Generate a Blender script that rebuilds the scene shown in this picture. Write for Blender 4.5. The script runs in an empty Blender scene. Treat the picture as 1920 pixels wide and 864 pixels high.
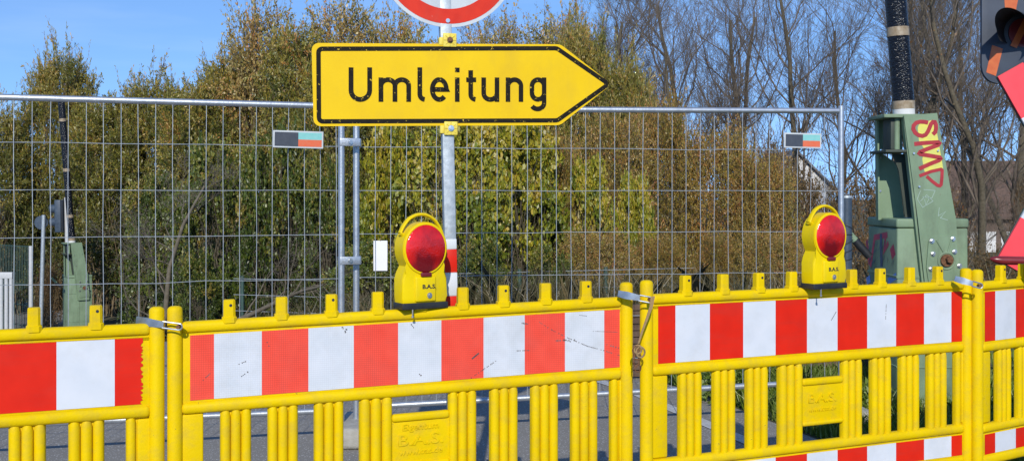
import bpy, bmesh, math, random
import numpy as np
from mathutils import Vector, Matrix, Euler
R = math.radians
random.seed(7)
rng = np.random.default_rng(11)
SC = bpy.context.scene
COL = SC.collection
F = 2100.0; H = 1.615; CX = 960.0; HY = 365.0

# ---------------------------------------------------------------- camera
cam = bpy.data.objects.new('camera', bpy.data.cameras.new('camera')); COL.objects.link(cam)
cam.data.sensor_width = 36; cam.data.lens = F / 1920 * 36
cam.data.shift_y = -(432 - HY) / 1920
cam.location = (0, 0, H); cam.rotation_euler = (R(90), 0, 0)
cam.data.clip_start = .05; cam.data.clip_end = 3000
SC.camera = cam

def at(x, y, s):                       # surveyed point: picture position and scale (px per metre) -> metres
    return Vector(((x - CX) / s, F / s, H - (y - HY) / s))
def ground_z(x, y):
    if y <= 10.5: return 0.0
    t = min(1, (y - 10.5) / 15.5)
    t = t * t * (3 - 2 * t)
    return -1.75 * t

# ---------------------------------------------------------------- materials
def mat(name):
    m = bpy.data.materials.new(name); m.use_nodes = True
    nt = m.node_tree; b = nt.nodes['Principled BSDF']
    return m, nt, b
def surf(name, col, col2=None, rough=.5, metal=0, scale=8, bump=0, bscale=60, detail=6, lo=.35, hi=.7, spec=None, coords='Object', chips=None, chip_scale=40, chip_t=.68, grime=None, gamt=.35, gvec=(9, 9, 2.2), fine=0, fine_scale=260):
    m, nt, b = mat(name)
    N = nt.nodes; L = nt.links
    tc = N.new('ShaderNodeTexCoord')
    b.inputs['Roughness'].default_value = rough; b.inputs['Metallic'].default_value = metal
    if spec is not None: b.inputs['Specular IOR Level'].default_value = spec
    last = None
    nz = N.new('ShaderNodeTexNoise'); nz.inputs['Scale'].default_value = scale; nz.inputs['Detail'].default_value = detail
    L.new(tc.outputs[coords], nz.inputs['Vector'])
    cr = N.new('ShaderNodeValToRGB'); cr.color_ramp.elements[0].position = lo; cr.color_ramp.elements[1].position = hi
    cr.color_ramp.elements[0].color = (*col, 1); cr.color_ramp.elements[1].color = (*(col2 or col), 1)
    L.new(nz.outputs['Fac'], cr.inputs['Fac'])
    out = cr.outputs['Color']
    if chips:
        n2 = N.new('ShaderNodeTexNoise'); n2.inputs['Scale'].default_value = chip_scale; n2.inputs['Detail'].default_value = 8; n2.inputs['Roughness'].default_value = .7
        L.new(tc.outputs[coords], n2.inputs['Vector'])
        r2 = N.new('ShaderNodeValToRGB'); r2.color_ramp.elements[0].position = chip_t; r2.color_ramp.elements[1].position = chip_t + .03
        L.new(n2.outputs['Fac'], r2.inputs['Fac'])
        mx = N.new('ShaderNodeMixRGB'); mx.inputs['Color2'].default_value = (*chips, 1)
        L.new(r2.outputs['Color'], mx.inputs['Fac']); L.new(out, mx.inputs['Color1']); out = mx.outputs['Color']
    if grime:      # dirt runs and faded patches
        mpg = N.new('ShaderNodeMapping'); mpg.inputs['Scale'].default_value = gvec
        n4 = N.new('ShaderNodeTexNoise'); n4.inputs['Scale'].default_value = 1.0; n4.inputs['Detail'].default_value = 9; n4.inputs['Roughness'].default_value = .68
        L.new(tc.outputs[coords], mpg.inputs[0]); L.new(mpg.outputs[0], n4.inputs['Vector'])
        r4 = N.new('ShaderNodeValToRGB'); r4.color_ramp.elements[0].position = .48; r4.color_ramp.elements[1].position = .78; r4.color_ramp.elements[1].color = (gamt, gamt, gamt, 1)
        L.new(n4.outputs['Fac'], r4.inputs['Fac'])
        mg = N.new('ShaderNodeMixRGB'); mg.inputs['Color2'].default_value = (*grime, 1)
        L.new(r4.outputs['Color'], mg.inputs['Fac']); L.new(out, mg.inputs['Color1']); out = mg.outputs['Color']
    if fine:       # cell pattern of retroreflective film
        vf = N.new('ShaderNodeTexVoronoi'); vf.inputs['Scale'].default_value = fine_scale; vf.inputs['Randomness'].default_value = .15; vf.feature = 'DISTANCE_TO_EDGE'
        L.new(tc.outputs[coords], vf.inputs['Vector'])
        rf_ = N.new('ShaderNodeValToRGB'); rf_.color_ramp.elements[0].position = .02; rf_.color_ramp.elements[1].position = .12; rf_.color_ramp.elements[0].color = (1 - fine, 1 - fine, 1 - fine, 1)
        L.new(vf.outputs['Distance'], rf_.inputs['Fac'])
        mf = N.new('ShaderNodeMixRGB'); mf.blend_type = 'MULTIPLY'; mf.inputs['Fac'].default_value = 1
        L.new(out, mf.inputs['Color1']); L.new(rf_.outputs['Color'], mf.inputs['Color2']); out = mf.outputs['Color']
    L.new(out, b.inputs['Base Color'])
    if bump:
        n3 = N.new('ShaderNodeTexNoise'); n3.inputs['Scale'].default_value = bscale; n3.inputs['Detail'].default_value = 4
        L.new(tc.outputs[coords], n3.inputs['Vector'])
        bp = N.new('ShaderNodeBump'); bp.inputs['Strength'].default_value = bump; bp.inputs['Distance'].default_value = .01
        L.new(n3.outputs['Fac'], bp.inputs['Height']); L.new(bp.outputs['Normal'], b.inputs['Normal'])
    return m
def leaf_mat(name, stops, transl=.35):
    m, nt, b = mat(name)
    N = nt.nodes; L = nt.links
    a = N.new('ShaderNodeAttribute'); a.attribute_name = 'tint'
    cr = N.new('ShaderNodeValToRGB')
    els = cr.color_ramp.elements
    els[0].position = stops[0][0]; els[0].color = (*stops[0][1], 1)
    els[1].position = stops[-1][0]; els[1].color = (*stops[-1][1], 1)
    for p, c in stops[1:-1]:
        e = els.new(p); e.color = (*c, 1)
    L.new(a.outputs['Fac'], cr.inputs['Fac'])
    df = N.new('ShaderNodeBsdfDiffuse'); tr = N.new('ShaderNodeBsdfTranslucent'); gl = N.new('ShaderNodeBsdfGlossy')
    gl.inputs['Roughness'].default_value = .45; gl.inputs['Color'].default_value = (1, 1, 1, 1)
    mx = N.new('ShaderNodeMixShader'); mx.inputs[0].default_value = transl
    mx2 = N.new('ShaderNodeMixShader'); mx2.inputs[0].default_value = .045
    for n in (df, tr): L.new(cr.outputs['Color'], n.inputs['Color'])
    L.new(df.outputs[0], mx.inputs[1]); L.new(tr.outputs[0], mx.inputs[2])
    L.new(mx.outputs[0], mx2.inputs[1]); L.new(gl.outputs[0], mx2.inputs[2])
    N.remove(b); L.new(mx2.outputs[0], N['Material Output'].inputs['Surface'])
    return m

M = {}
M['yellow'] = surf('yellow_plastic', (.77, .545, .001), (.70, .48, .002), rough=.5, spec=.09, scale=5, bump=.12, bscale=90, chips=(.26, .20, .04), chip_scale=48, chip_t=.665, grime=(.27, .21, .08), gamt=.36, gvec=(13, 13, 16))
M['lamp_yellow'] = surf('lamp_yellow', (.80, .60, .002), (.73, .53, .003), rough=.42, spec=.15, scale=6, bump=.03, bscale=60, grime=(.35, .28, .08), gamt=.3, gvec=(14, 14, 6))
M['red'] = surf('red_sheeting', (.72, .020, .006), (.64, .016, .005), rough=.45, spec=.2, scale=9, bump=.03, bscale=200, grime=(.35, .05, .04), gamt=.35, gvec=(3, 3, 14))
M['salmon'] = surf('worn_red_sheeting', (.86, .088, .055), (.80, .070, .042), rough=.5, spec=.2, scale=14, bump=.08, bscale=350, chips=(.75, .3, .25), chip_scale=60, chip_t=.72, grime=(.55, .10, .08), gamt=.5, gvec=(6, 6, 5), fine=.30, fine_scale=120)
M['white'] = surf('white_sheeting', (.66, .69, .74), (.60, .64, .70), rough=.5, spec=.2, scale=9, bump=.05, bscale=300, grime=(.42, .42, .40), gamt=.35, gvec=(5, 5, 5))
M['white_worn'] = surf('worn_white_sheeting', (.64, .67, .72), (.57, .61, .66), rough=.5, spec=.2, scale=12, bump=.08, bscale=350, chips=(.35, .36, .36), chip_scale=55, chip_t=.73, grime=(.40, .40, .39), gamt=.4, gvec=(7, 7, 6), fine=.13, fine_scale=120)
M['scuff'] = surf('scuff', (.05, .045, .05), (.16, .14, .13), rough=.8, scale=60)
M['steel'] = surf('galvanised_steel', (.42, .46, .52), (.55, .59, .64), rough=.42, metal=.75, scale=25, bump=.1, bscale=80, lo=.3, hi=.7)
M['wire'] = surf('fence_wire', (.34, .38, .42), (.48, .52, .56), rough=.6, metal=.5, scale=30)
M['galv'] = surf('galvanised_post', (.33, .38, .42), (.48, .53, .57), rough=.55, metal=.45, scale=35, bump=.1, bscale=60, lo=.35, hi=.65)
M['bracket'] = surf('bracket_steel', (.30, .33, .37), (.48, .52, .56), rough=.35, metal=.85, scale=30)
M['sign_yellow'] = surf('sign_yellow', (.80, .525, .002), (.75, .48, .002), rough=.5, spec=.2, scale=6, chips=(.60, .40, .02), chip_scale=45, chip_t=.72, grime=(.48, .31, .04), gamt=.42, gvec=(5, 5, 2.5))
M['sign_black'] = surf('sign_black', (.010, .009, .008), (.018, .015, .010), rough=.7, spec=.12, scale=40, chips=(.62, .44, .05), chip_scale=62, chip_t=.605)
M['sign_red'] = surf('sign_red', (.66, .032, .012), (.58, .024, .010), rough=.5, spec=.2, scale=18, chips=(.75, .6, .55), chip_scale=50, chip_t=.68, grime=(.42, .06, .04), gamt=.5, gvec=(9, 9, 5))
M['sign_white'] = surf('sign_white', (.56, .60, .62), (.50, .54, .57), rough=.5, spec=.2, scale=8, chips=(.4, .42, .42), chip_scale=60, chip_t=.70, grime=(.35, .37, .38), gamt=.5, gvec=(8, 8, 5))
M['sign_back'] = surf('sign_metal', (.4, .42, .44), (.5, .52, .54), rough=.5, metal=.6, scale=20)
M['bolt_yellow'] = surf('bracket_yellow', (.80, .66, .10), (.68, .52, .05), rough=.5, scale=50)
M['rust'] = surf('rusty_bolt', (.13, .05, .022), (.24, .13, .07), rough=.8, metal=.3, scale=60, bump=.3)
M['chrome'] = surf('bolt_steel', (.55, .56, .58), (.7, .7, .7), rough=.28, metal=.9, scale=30)
M['black'] = surf('black_rubber', (.012, .014, .018), (.025, .028, .032), rough=.5, scale=20, bump=.1)
M['wrap'] = None
M['tape'] = surf('brown_tape', (.26, .19, .11), (.40, .33, .24), rough=.5, scale=30, bump=.2)
M['green'] = surf('green_paint', (.180, .262, .165), (.225, .315, .205), rough=.55, spec=.3, scale=5, bump=.06, bscale=40, chips=(.14, .085, .05), chip_scale=22, chip_t=.675, grime=(.09, .105, .075), gamt=.7, gvec=(7, 7, 2))
M['shaded_green'] = surf('shaded_interior_paint', (.03, .045, .035), (.05, .06, .045), rough=.6)  # machine green darkened, with the shade between the lever plates painted in
M['navy'] = surf('dark_blue_post', (.035, .055, .085), (.06, .085, .12), rough=.45, scale=15, bump=.1)
M['concrete'] = surf('concrete', (.32, .31, .28), (.42, .41, .38), rough=.9, scale=20, bump=.4, bscale=80)
M['graf_red'] = surf('graffiti_red', (.33, .012, .022), (.42, .02, .03), rough=.5, scale=20)
M['graf_yellow'] = surf('graffiti_yellow', (.72, .66, .10), (.62, .60, .14), rough=.5, scale=20, lo=.4, hi=.6)
M['graf_pink'] = surf('graffiti_pink', (.62, .07, .12), (.45, .06, .12), rough=.5, scale=20)
M['graf_blue'] = surf('graffiti_blue', (.05, .08, .16), (.08, .14, .24), rough=.5, scale=20)
M['graf_sky'] = surf('graffiti_light_blue', (.16, .33, .75), (.22, .38, .7), rough=.5, scale=20)
M['graf_pale'] = surf('graffiti_pale', (.33, .44, .38), (.3, .41, .34), rough=.5, scale=20)
M['strap'] = surf('webbing_strap', (.34, .22, .10), (.25, .16, .07), rough=.8, scale=80, bump=.3)
M['slate'] = surf('placard_dark', (.045, .055, .075), (.06, .07, .09), rough=.4, scale=30)
M['cyan'] = surf('placard_cyan', (.20, .52, .50), (.25, .56, .54), rough=.4, scale=30)
M['orange'] = surf('placard_orange', (.72, .13, .05), (.66, .17, .08), rough=.4, scale=30)
M['paper'] = surf('white_card', (.80, .80, .84), (.76, .76, .82), rough=.6)
M['board'] = surf('signal_board', (.038, .05, .078), (.055, .07, .10), rough=.55, scale=6)
M['or_tape'] = surf('orange_tape', (.55, .11, .025), (.62, .15, .035), rough=.4, scale=20)
M['pink'] = surf('fluorescent_red', (.92, .07, .085), (.86, .06, .075), rough=.4, scale=10)
M['dkred'] = surf('dark_red_plastic', (.16, .015, .02), (.22, .025, .03), rough=.3)
M['wood'] = surf('weathered_timber', (.085, .052, .035), (.16, .105, .075), rough=.85, scale=9, bump=.5, bscale=30)
M['bark'] = surf('bark', (.085, .07, .045), (.15, .125, .085), rough=.95, scale=14, bump=.5, bscale=25)
M['twig'] = surf('twig_bark', (.115, .092, .07), (.20, .16, .125), rough=.95, scale=3)
M['pale_bark'] = surf('pale_dead_bark', (.10, .085, .06), (.17, .145, .11), rough=.95, scale=10)
M['brown_twig'] = surf('brown_twig', (.13, .10, .055), (.22, .16, .09), rough=.95, scale=2)
M['soil'] = surf('soil', (.09, .075, .045), (.06, .07, .03), rough=1, scale=2, bump=.5, bscale=12)
M['plaster'] = surf('white_plaster', (.62, .62, .62), (.70, .70, .70), rough=.9, scale=2)
M['roof'] = surf('brown_roof_tile', (.10, .07, .055), (.16, .10, .075), rough=.9, scale=5, bump=.5)
M['brick'] = surf('brick', (.13, .095, .08), (.18, .13, .105), rough=.9, scale=6)
M['glass'] = surf('window_glass', (.03, .035, .045), rough=.1)
M['roofgrey'] = surf('grey_roof', (.14, .15, .17), (.18, .19, .2), rough=.8, scale=4)
M['palepipe'] = surf('pale_pipe', (.48, .50, .52), (.56, .57, .58), rough=.6, metal=.1, scale=20)
M['fencegreen'] = surf('green_fence_paint', (.03, .07, .06), (.04, .09, .08), rough=.6)

# black foil wrap with spiral wrinkles
m, nt, b = mat('black_foil')
b.inputs['Base Color'].default_value = (.006, .007, .011, 1); b.inputs['Roughness'].default_value = .19
tc = nt.nodes.new('ShaderNodeTexCoord'); mp = nt.nodes.new('ShaderNodeMapping'); mp.inputs['Rotation'].default_value = (.25, .35, 0)
wv = nt.nodes.new('ShaderNodeTexWave'); wv.bands_direction = 'Z'; wv.inputs['Scale'].default_value = 16; wv.inputs['Distortion'].default_value = 9; wv.inputs['Detail'].default_value = 3; wv.inputs['Detail Scale'].default_value = 2.5
bp = nt.nodes.new('ShaderNodeBump'); bp.inputs['Strength'].default_value = .5; bp.inputs['Distance'].default_value = .010
nt.links.new(tc.outputs['Object'], mp.inputs[0]); nt.links.new(mp.outputs[0], wv.inputs[0]); nt.links.new(wv.outputs['Fac'], bp.inputs['Height']); nt.links.new(bp.outputs[0], b.inputs['Normal'])
M['wrap'] = m
# red fresnel lens
m, nt, b = mat('red_lens')
N, L = nt.nodes, nt.links
tc = N.new('ShaderNodeTexCoord')
vr = N.new('ShaderNodeTexVoronoi'); vr.inputs['Scale'].default_value = 150
nz = N.new('ShaderNodeTexNoise'); nz.inputs['Scale'].default_value = 7; nz.inputs['Detail'].default_value = 3
gr = N.new('ShaderNodeValToRGB'); gr.color_ramp.elements[0].color = (.16, .002, .007, 1); gr.color_ramp.elements[1].color = (.88, .012, .005, 1)
gr.color_ramp.elements[0].position = .36; gr.color_ramp.elements[1].position = .66
bp = N.new('ShaderNodeBump'); bp.inputs['Strength'].default_value = .22; bp.inputs['Distance'].default_value = .003
L.new(tc.outputs['Object'], vr.inputs['Vector']); L.new(tc.outputs['Object'], nz.inputs['Vector'])
L.new(nz.outputs['Fac'], gr.inputs['Fac']); L.new(gr.outputs['Color'], b.inputs['Base Color'])
L.new(vr.outputs['Distance'], bp.inputs['Height']); L.new(bp.outputs[0], b.inputs['Normal'])
b.inputs['Roughness'].default_value = .14; b.inputs['Coat Weight'].default_value = .4; b.inputs['Coat Roughness'].default_value = .08
M['lens'] = m
# asphalt
m, nt, b = mat('asphalt')
N, L = nt.nodes, nt.links
tc = N.new('ShaderNodeTexCoord')
v = N.new('ShaderNodeTexVoronoi'); v.inputs['Scale'].default_value = 160
n1 = N.new('ShaderNodeTexNoise'); n1.inputs['Scale'].default_value = 1.3; n1.inputs['Detail'].default_value = 5
c1 = N.new('ShaderNodeValToRGB'); c1.color_ramp.elements[0].color = (.21, .198, .18, 1); c1.color_ramp.elements[1].color = (.28, .265, .245, 1)
sp = N.new('ShaderNodeValToRGB'); sp.color_ramp.elements[0].position = .93; sp.color_ramp.elements[1].position = .96
hs = N.new('ShaderNodeSeparateColor')
mx = N.new('ShaderNodeMixRGB'); mx.inputs['Color2'].default_value = (.55, .55, .53, 1)
L.new(tc.outputs['Object'], v.inputs['Vector']); L.new(tc.outputs['Object'], n1.inputs['Vector'])
L.new(n1.outputs['Fac'], c1.inputs['Fac']); L.new(v.outputs['Color'], hs.inputs[0]); L.new(hs.outputs[0], sp.inputs['Fac'])
L.new(sp.outputs['Color'], mx.inputs['Fac']); L.new(c1.outputs['Color'], mx.inputs['Color1']); L.new(mx.outputs['Color'], b.inputs['Base Color'])
bp = N.new('ShaderNodeBump'); bp.inputs['Strength'].default_value = .25; bp.inputs['Distance'].default_value = .003
L.new(v.outputs['Distance'], bp.inputs['Height']); L.new(bp.outputs[0], b.inputs['Normal']); b.inputs['Roughness'].default_value = .95; b.inputs['Specular IOR Level'].default_value = .15
M['asphalt'] = m
M['paint'] = surf('road_paint', (.55, .55, .54), (.42, .42, .41), rough=.8, scale=25, chips=(.16, .16, .165), chip_scale=40, chip_t=.62)

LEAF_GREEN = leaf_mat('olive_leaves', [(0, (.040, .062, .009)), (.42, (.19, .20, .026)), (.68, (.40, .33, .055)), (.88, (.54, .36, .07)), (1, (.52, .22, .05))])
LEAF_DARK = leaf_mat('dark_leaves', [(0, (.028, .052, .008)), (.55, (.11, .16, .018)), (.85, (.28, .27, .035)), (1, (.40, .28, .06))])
LEAF_YG = leaf_mat('yellow_green_leaves', [(0, (.075, .13, .010)), (.35, (.24, .275, .018)), (.65, (.50, .42, .03)), (.88, (.60, .42, .05)), (1, (.66, .60, .34))])
LEAF_ORANGE = leaf_mat('orange_leaves', [(0, (.20, .19, .04)), (.4, (.46, .36, .11)), (.7, (.62, .41, .13)), (1, (.58, .26, .07))])
LEAF_BROWN = leaf_mat('brown_leaves', [(0, (.10, .085, .025)), (.4, (.17, .11, .035)), (.7, (.23, .13, .045)), (1, (.26, .10, .035))])
LEAF_OCHRE = leaf_mat('ochre_leaves', [(0, (.12, .12, .022)), (.35, (.30, .245, .035)), (.65, (.49, .33, .06)), (1, (.50, .21, .06))])
GRASS = leaf_mat('grass_blades', [(0, (.08, .14, .018)), (.6, (.20, .29, .035)), (1, (.40, .38, .13))])
DRY = leaf_mat('dry_grass_blades', [(0, (.05, .06, .018)), (.55, (.15, .12, .05)), (1, (.34, .27, .14))])

# ---------------------------------------------------------------- object helpers
def link(name, me, mats, parent=None, loc=None):
    o = bpy.data.objects.new(name, me); COL.objects.link(o)
    for mm in (mats if isinstance(mats, (list, tuple)) else [mats]): me.materials.append(mm)
    if parent is not None: o.parent = parent
    if loc is not None: o.location = loc
    return o
def tag(o, label=None, cat=None, group=None, kind=None):
    if label: o['label'] = label
    if cat: o['category'] = cat
    if group: o['group'] = group
    if kind: o['kind'] = kind
    return o
def empty(name, loc=(0, 0, 0), rot=(0, 0, 0)):
    o = bpy.data.objects.new(name, None); COL.objects.link(o); o.location = loc; o.rotation_euler = rot; o.empty_display_size = .1
    return o
def copy_tree(o, parent=None):
    c = o.copy(); COL.objects.link(c); c.parent = parent
    for ch in list(o.children): copy_tree(ch, c)
    return c
def fin(name, bm, mats, parent=None, loc=None, smooth=True, ang=38):
    me = bpy.data.meshes.new(name)
    bmesh.ops.recalc_face_normals(bm, faces=bm.faces)
    bm.to_mesh(me); bm.free()
    if smooth:
        me.polygons.foreach_set('use_smooth', [True] * len(me.polygons)); me.set_sharp_from_angle(angle=R(ang))
    return link(name, me, mats, parent, loc)
def rbox(bm, x0, x1, y0, y1, z0, z1, r=.01, seg=3, mi=0):
    ret = bmesh.ops.create_cube(bm, size=1)
    vs = ret['verts']
    for v in vs:
        v.co = Vector((x0 if v.co.x < 0 else x1, y0 if v.co.y < 0 else y1, z0 if v.co.z < 0 else z1))
    es = list({e for v in vs for e in v.link_edges}); fs0 = set(f for v in vs for f in v.link_faces)
    r = min(r, .49 * min(abs(x1 - x0), abs(y1 - y0), abs(z1 - z0)))
    if r > 0: 
        rr = bmesh.ops.bevel(bm, geom=es, offset=r, segments=seg, profile=.5, affect='EDGES')
        fs0 |= set(rr['faces'])
    if mi:
        for f in fs0:
            if f.is_valid: f.material_index = mi
def tube(bm, pts, rad, n=12, cap=True, mi=0):
    pts = [Vector(p) for p in pts]
    rads = rad if isinstance(rad, (list, tuple)) else [rad] * len(pts)
    rings = []; prev = None
    for i, p in enumerate(pts):
        d = (pts[min(i + 1, len(pts) - 1)] - pts[max(i - 1, 0)]).normalized()
        if prev is None:
            a = d.orthogonal().normalized()
            if abs(d.z) > .9: a = (Vector((1, 0, 0)) - d * d.x).normalized()
        else: a = (prev - d * prev.dot(d)).normalized()
        prev = a; b_ = d.cross(a)
        rings.append([bm.verts.new(p + (a * math.cos(t) + b_ * math.sin(t)) * rads[i]) for t in [2 * math.pi * k / n for k in range(n)]])
    for i in range(len(rings) - 1):
        for k in range(n):
            f = bm.faces.new((rings[i][k], rings[i][(k + 1) % n], rings[i + 1][(k + 1) % n], rings[i + 1][k])); f.material_index = mi
    if cap:
        f = bm.faces.new(rings[0][::-1]); f.material_index = mi; f = bm.faces.new(rings[-1]); f.material_index = mi
def post_shape(bm, x, y, z0, z1, r, n=20):      # upright round post with a domed top
    pts = [(x, y, z0), (x, y, z1 - r * .55)]; rr = [r, r]
    for a in (25, 50, 72): pts.append((x, y, z1 - r * .55 + r * .55 * math.sin(R(a)))); rr.append(r * (1 - (1 - math.cos(R(a))) * .75))
    tube(bm, pts, rr, n)
def prism(bm, poly, y0, y1, mi=0, bevel=0):     # polygon in x,z extruded along y
    a = [bm.verts.new((p[0], y0, p[1])) for p in poly]; b_ = [bm.verts.new((p[0], y1, p[1])) for p in poly]
    n = len(poly); fs = [bm.faces.new(a), bm.faces.new(b_[::-1])]
    for i in range(n): fs.append(bm.faces.new((a[i], b_[i], b_[(i + 1) % n], a[(i + 1) % n])))
    for f in fs: f.material_index = mi
    if bevel:
        es = [e for e in fs[0].edges]
        bmesh.ops.bevel(bm, geom=es, offset=bevel, segments=3, profile=.5, affect='EDGES')
def roundpoly(poly, rads, n=6):
    out = []; N_ = len(poly)
    for i in range(N_):
        p = Vector(poly[i]); a = (Vector(poly[i - 1]) - p); b_ = (Vector(poly[(i + 1) % N_]) - p)
        r = rads[i] if isinstance(rads, (list, tuple)) else rads
        if r <= 0: out.append(tuple(p)); continue
        a.normalize(); b_.normalize()
        half = a.angle(b_) / 2; t = r / math.tan(half)
        c = p + (a + b_).normalized() * (r / math.sin(half))
        s = p + a * t; e = p + b_ * t
        v0 = s - c; v1 = e - c; ang = v0.angle(v1); sg = 1 if v0.x * v1.y - v0.y * v1.x > 0 else -1
        for k in range(n + 1):
            th = sg * ang * k / n
            out.append((c.x + v0.x * math.cos(th) - v0.y * math.sin(th), c.y + v0.x * math.sin(th) + v0.y * math.cos(th)))
    return out
def ribbon(bm, pts, w, y, closed=False, mi=0, t=0.0012):   # flat stroke in the x,z plane facing -y, of thickness t
    pts = [Vector(p) for p in pts]; n = len(pts); ins = []; outs = []
    for i in range(n):
        if closed: d0 = (pts[i] - pts[i - 1]).normalized(); d1 = (pts[(i + 1) % n] - pts[i]).normalized()
        else:
            d0 = (pts[i] - pts[i - 1]).normalized() if i else (pts[1] - pts[0]).normalized()
            d1 = (pts[i + 1] - pts[i]).normalized() if i < n - 1 else d0
        nrm = Vector((-(d0 + d1).y, (d0 + d1).x))
        if nrm.length < 1e-6: nrm = Vector((-d0.y, d0.x))
        nrm.normalize(); c = max(.45, nrm.dot(Vector((-d0.y, d0.x))))
        o = nrm * (w / 2 / c)
        ins.append(pts[i] + o); outs.append(pts[i] - o)
    A = [bm.verts.new((p.x, y - t, p.y)) for p in ins]; B = [bm.verts.new((p.x, y - t, p.y)) for p in outs]
    for i in range(n if closed else n - 1):
        j = (i + 1) % n
        f = bm.faces.new((A[i], A[j], B[j], B[i])); f.material_index = mi
def fix_front(bm):      # make flat strokes face the viewer side (-y)
    bm.normal_update()
    for f in bm.faces:
        if f.normal.y > 0: f.normal_flip()
def fin_flat(name, bm, mats, parent=None):
    fix_front(bm); me = bpy.data.meshes.new(name); bm.to_mesh(me); bm.free(); return link(name, me, mats, parent)
class Plane:            # upright plane through p0 along heading th: picture point -> local (u, z)
    def __init__(s, p0, th): s.p = Vector(p0); s.th = th; s.c = math.cos(th); s.s = math.sin(th)
    def uz(s, x, y, z0=0):
        k = (x - CX) / F
        # X = k*Y ; X = px+u c ; Y = py+u s
        u = (k * s.p.y - s.p.x) / (s.c - k * s.s)
        Y = s.p.y + u * s.s
        return (u, H - (y - HY) * Y / F - z0)
def text_mesh(name, body, size, loc, mats, parent, extrude=.0015, sx=1.0, bevel=0, offset=0):
    cu = bpy.data.curves.new('tmp', 'FONT'); cu.body = body; cu.size = size; cu.extrude = extrude; cu.align_x = 'CENTER'; cu.align_y = 'CENTER'; cu.bevel_depth = bevel; cu.offset = offset; cu.resolution_u = 3
    o = bpy.data.objects.new('tmp', cu); COL.objects.link(o)
    dg = bpy.context.evaluated_depsgraph_get(); dg.update()
    me = bpy.data.meshes.new_from_object(o.evaluated_get(dg)); bpy.data.objects.remove(o); bpy.data.curves.remove(cu)
    me.transform(Matrix.Translation(loc) @ Matrix.Rotation(R(90), 4, 'X') @ Matrix.Diagonal((sx, 1, 1, 1)))
    me.materials.clear(); me.name = name
    return link(name, me, mats, parent)

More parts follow.
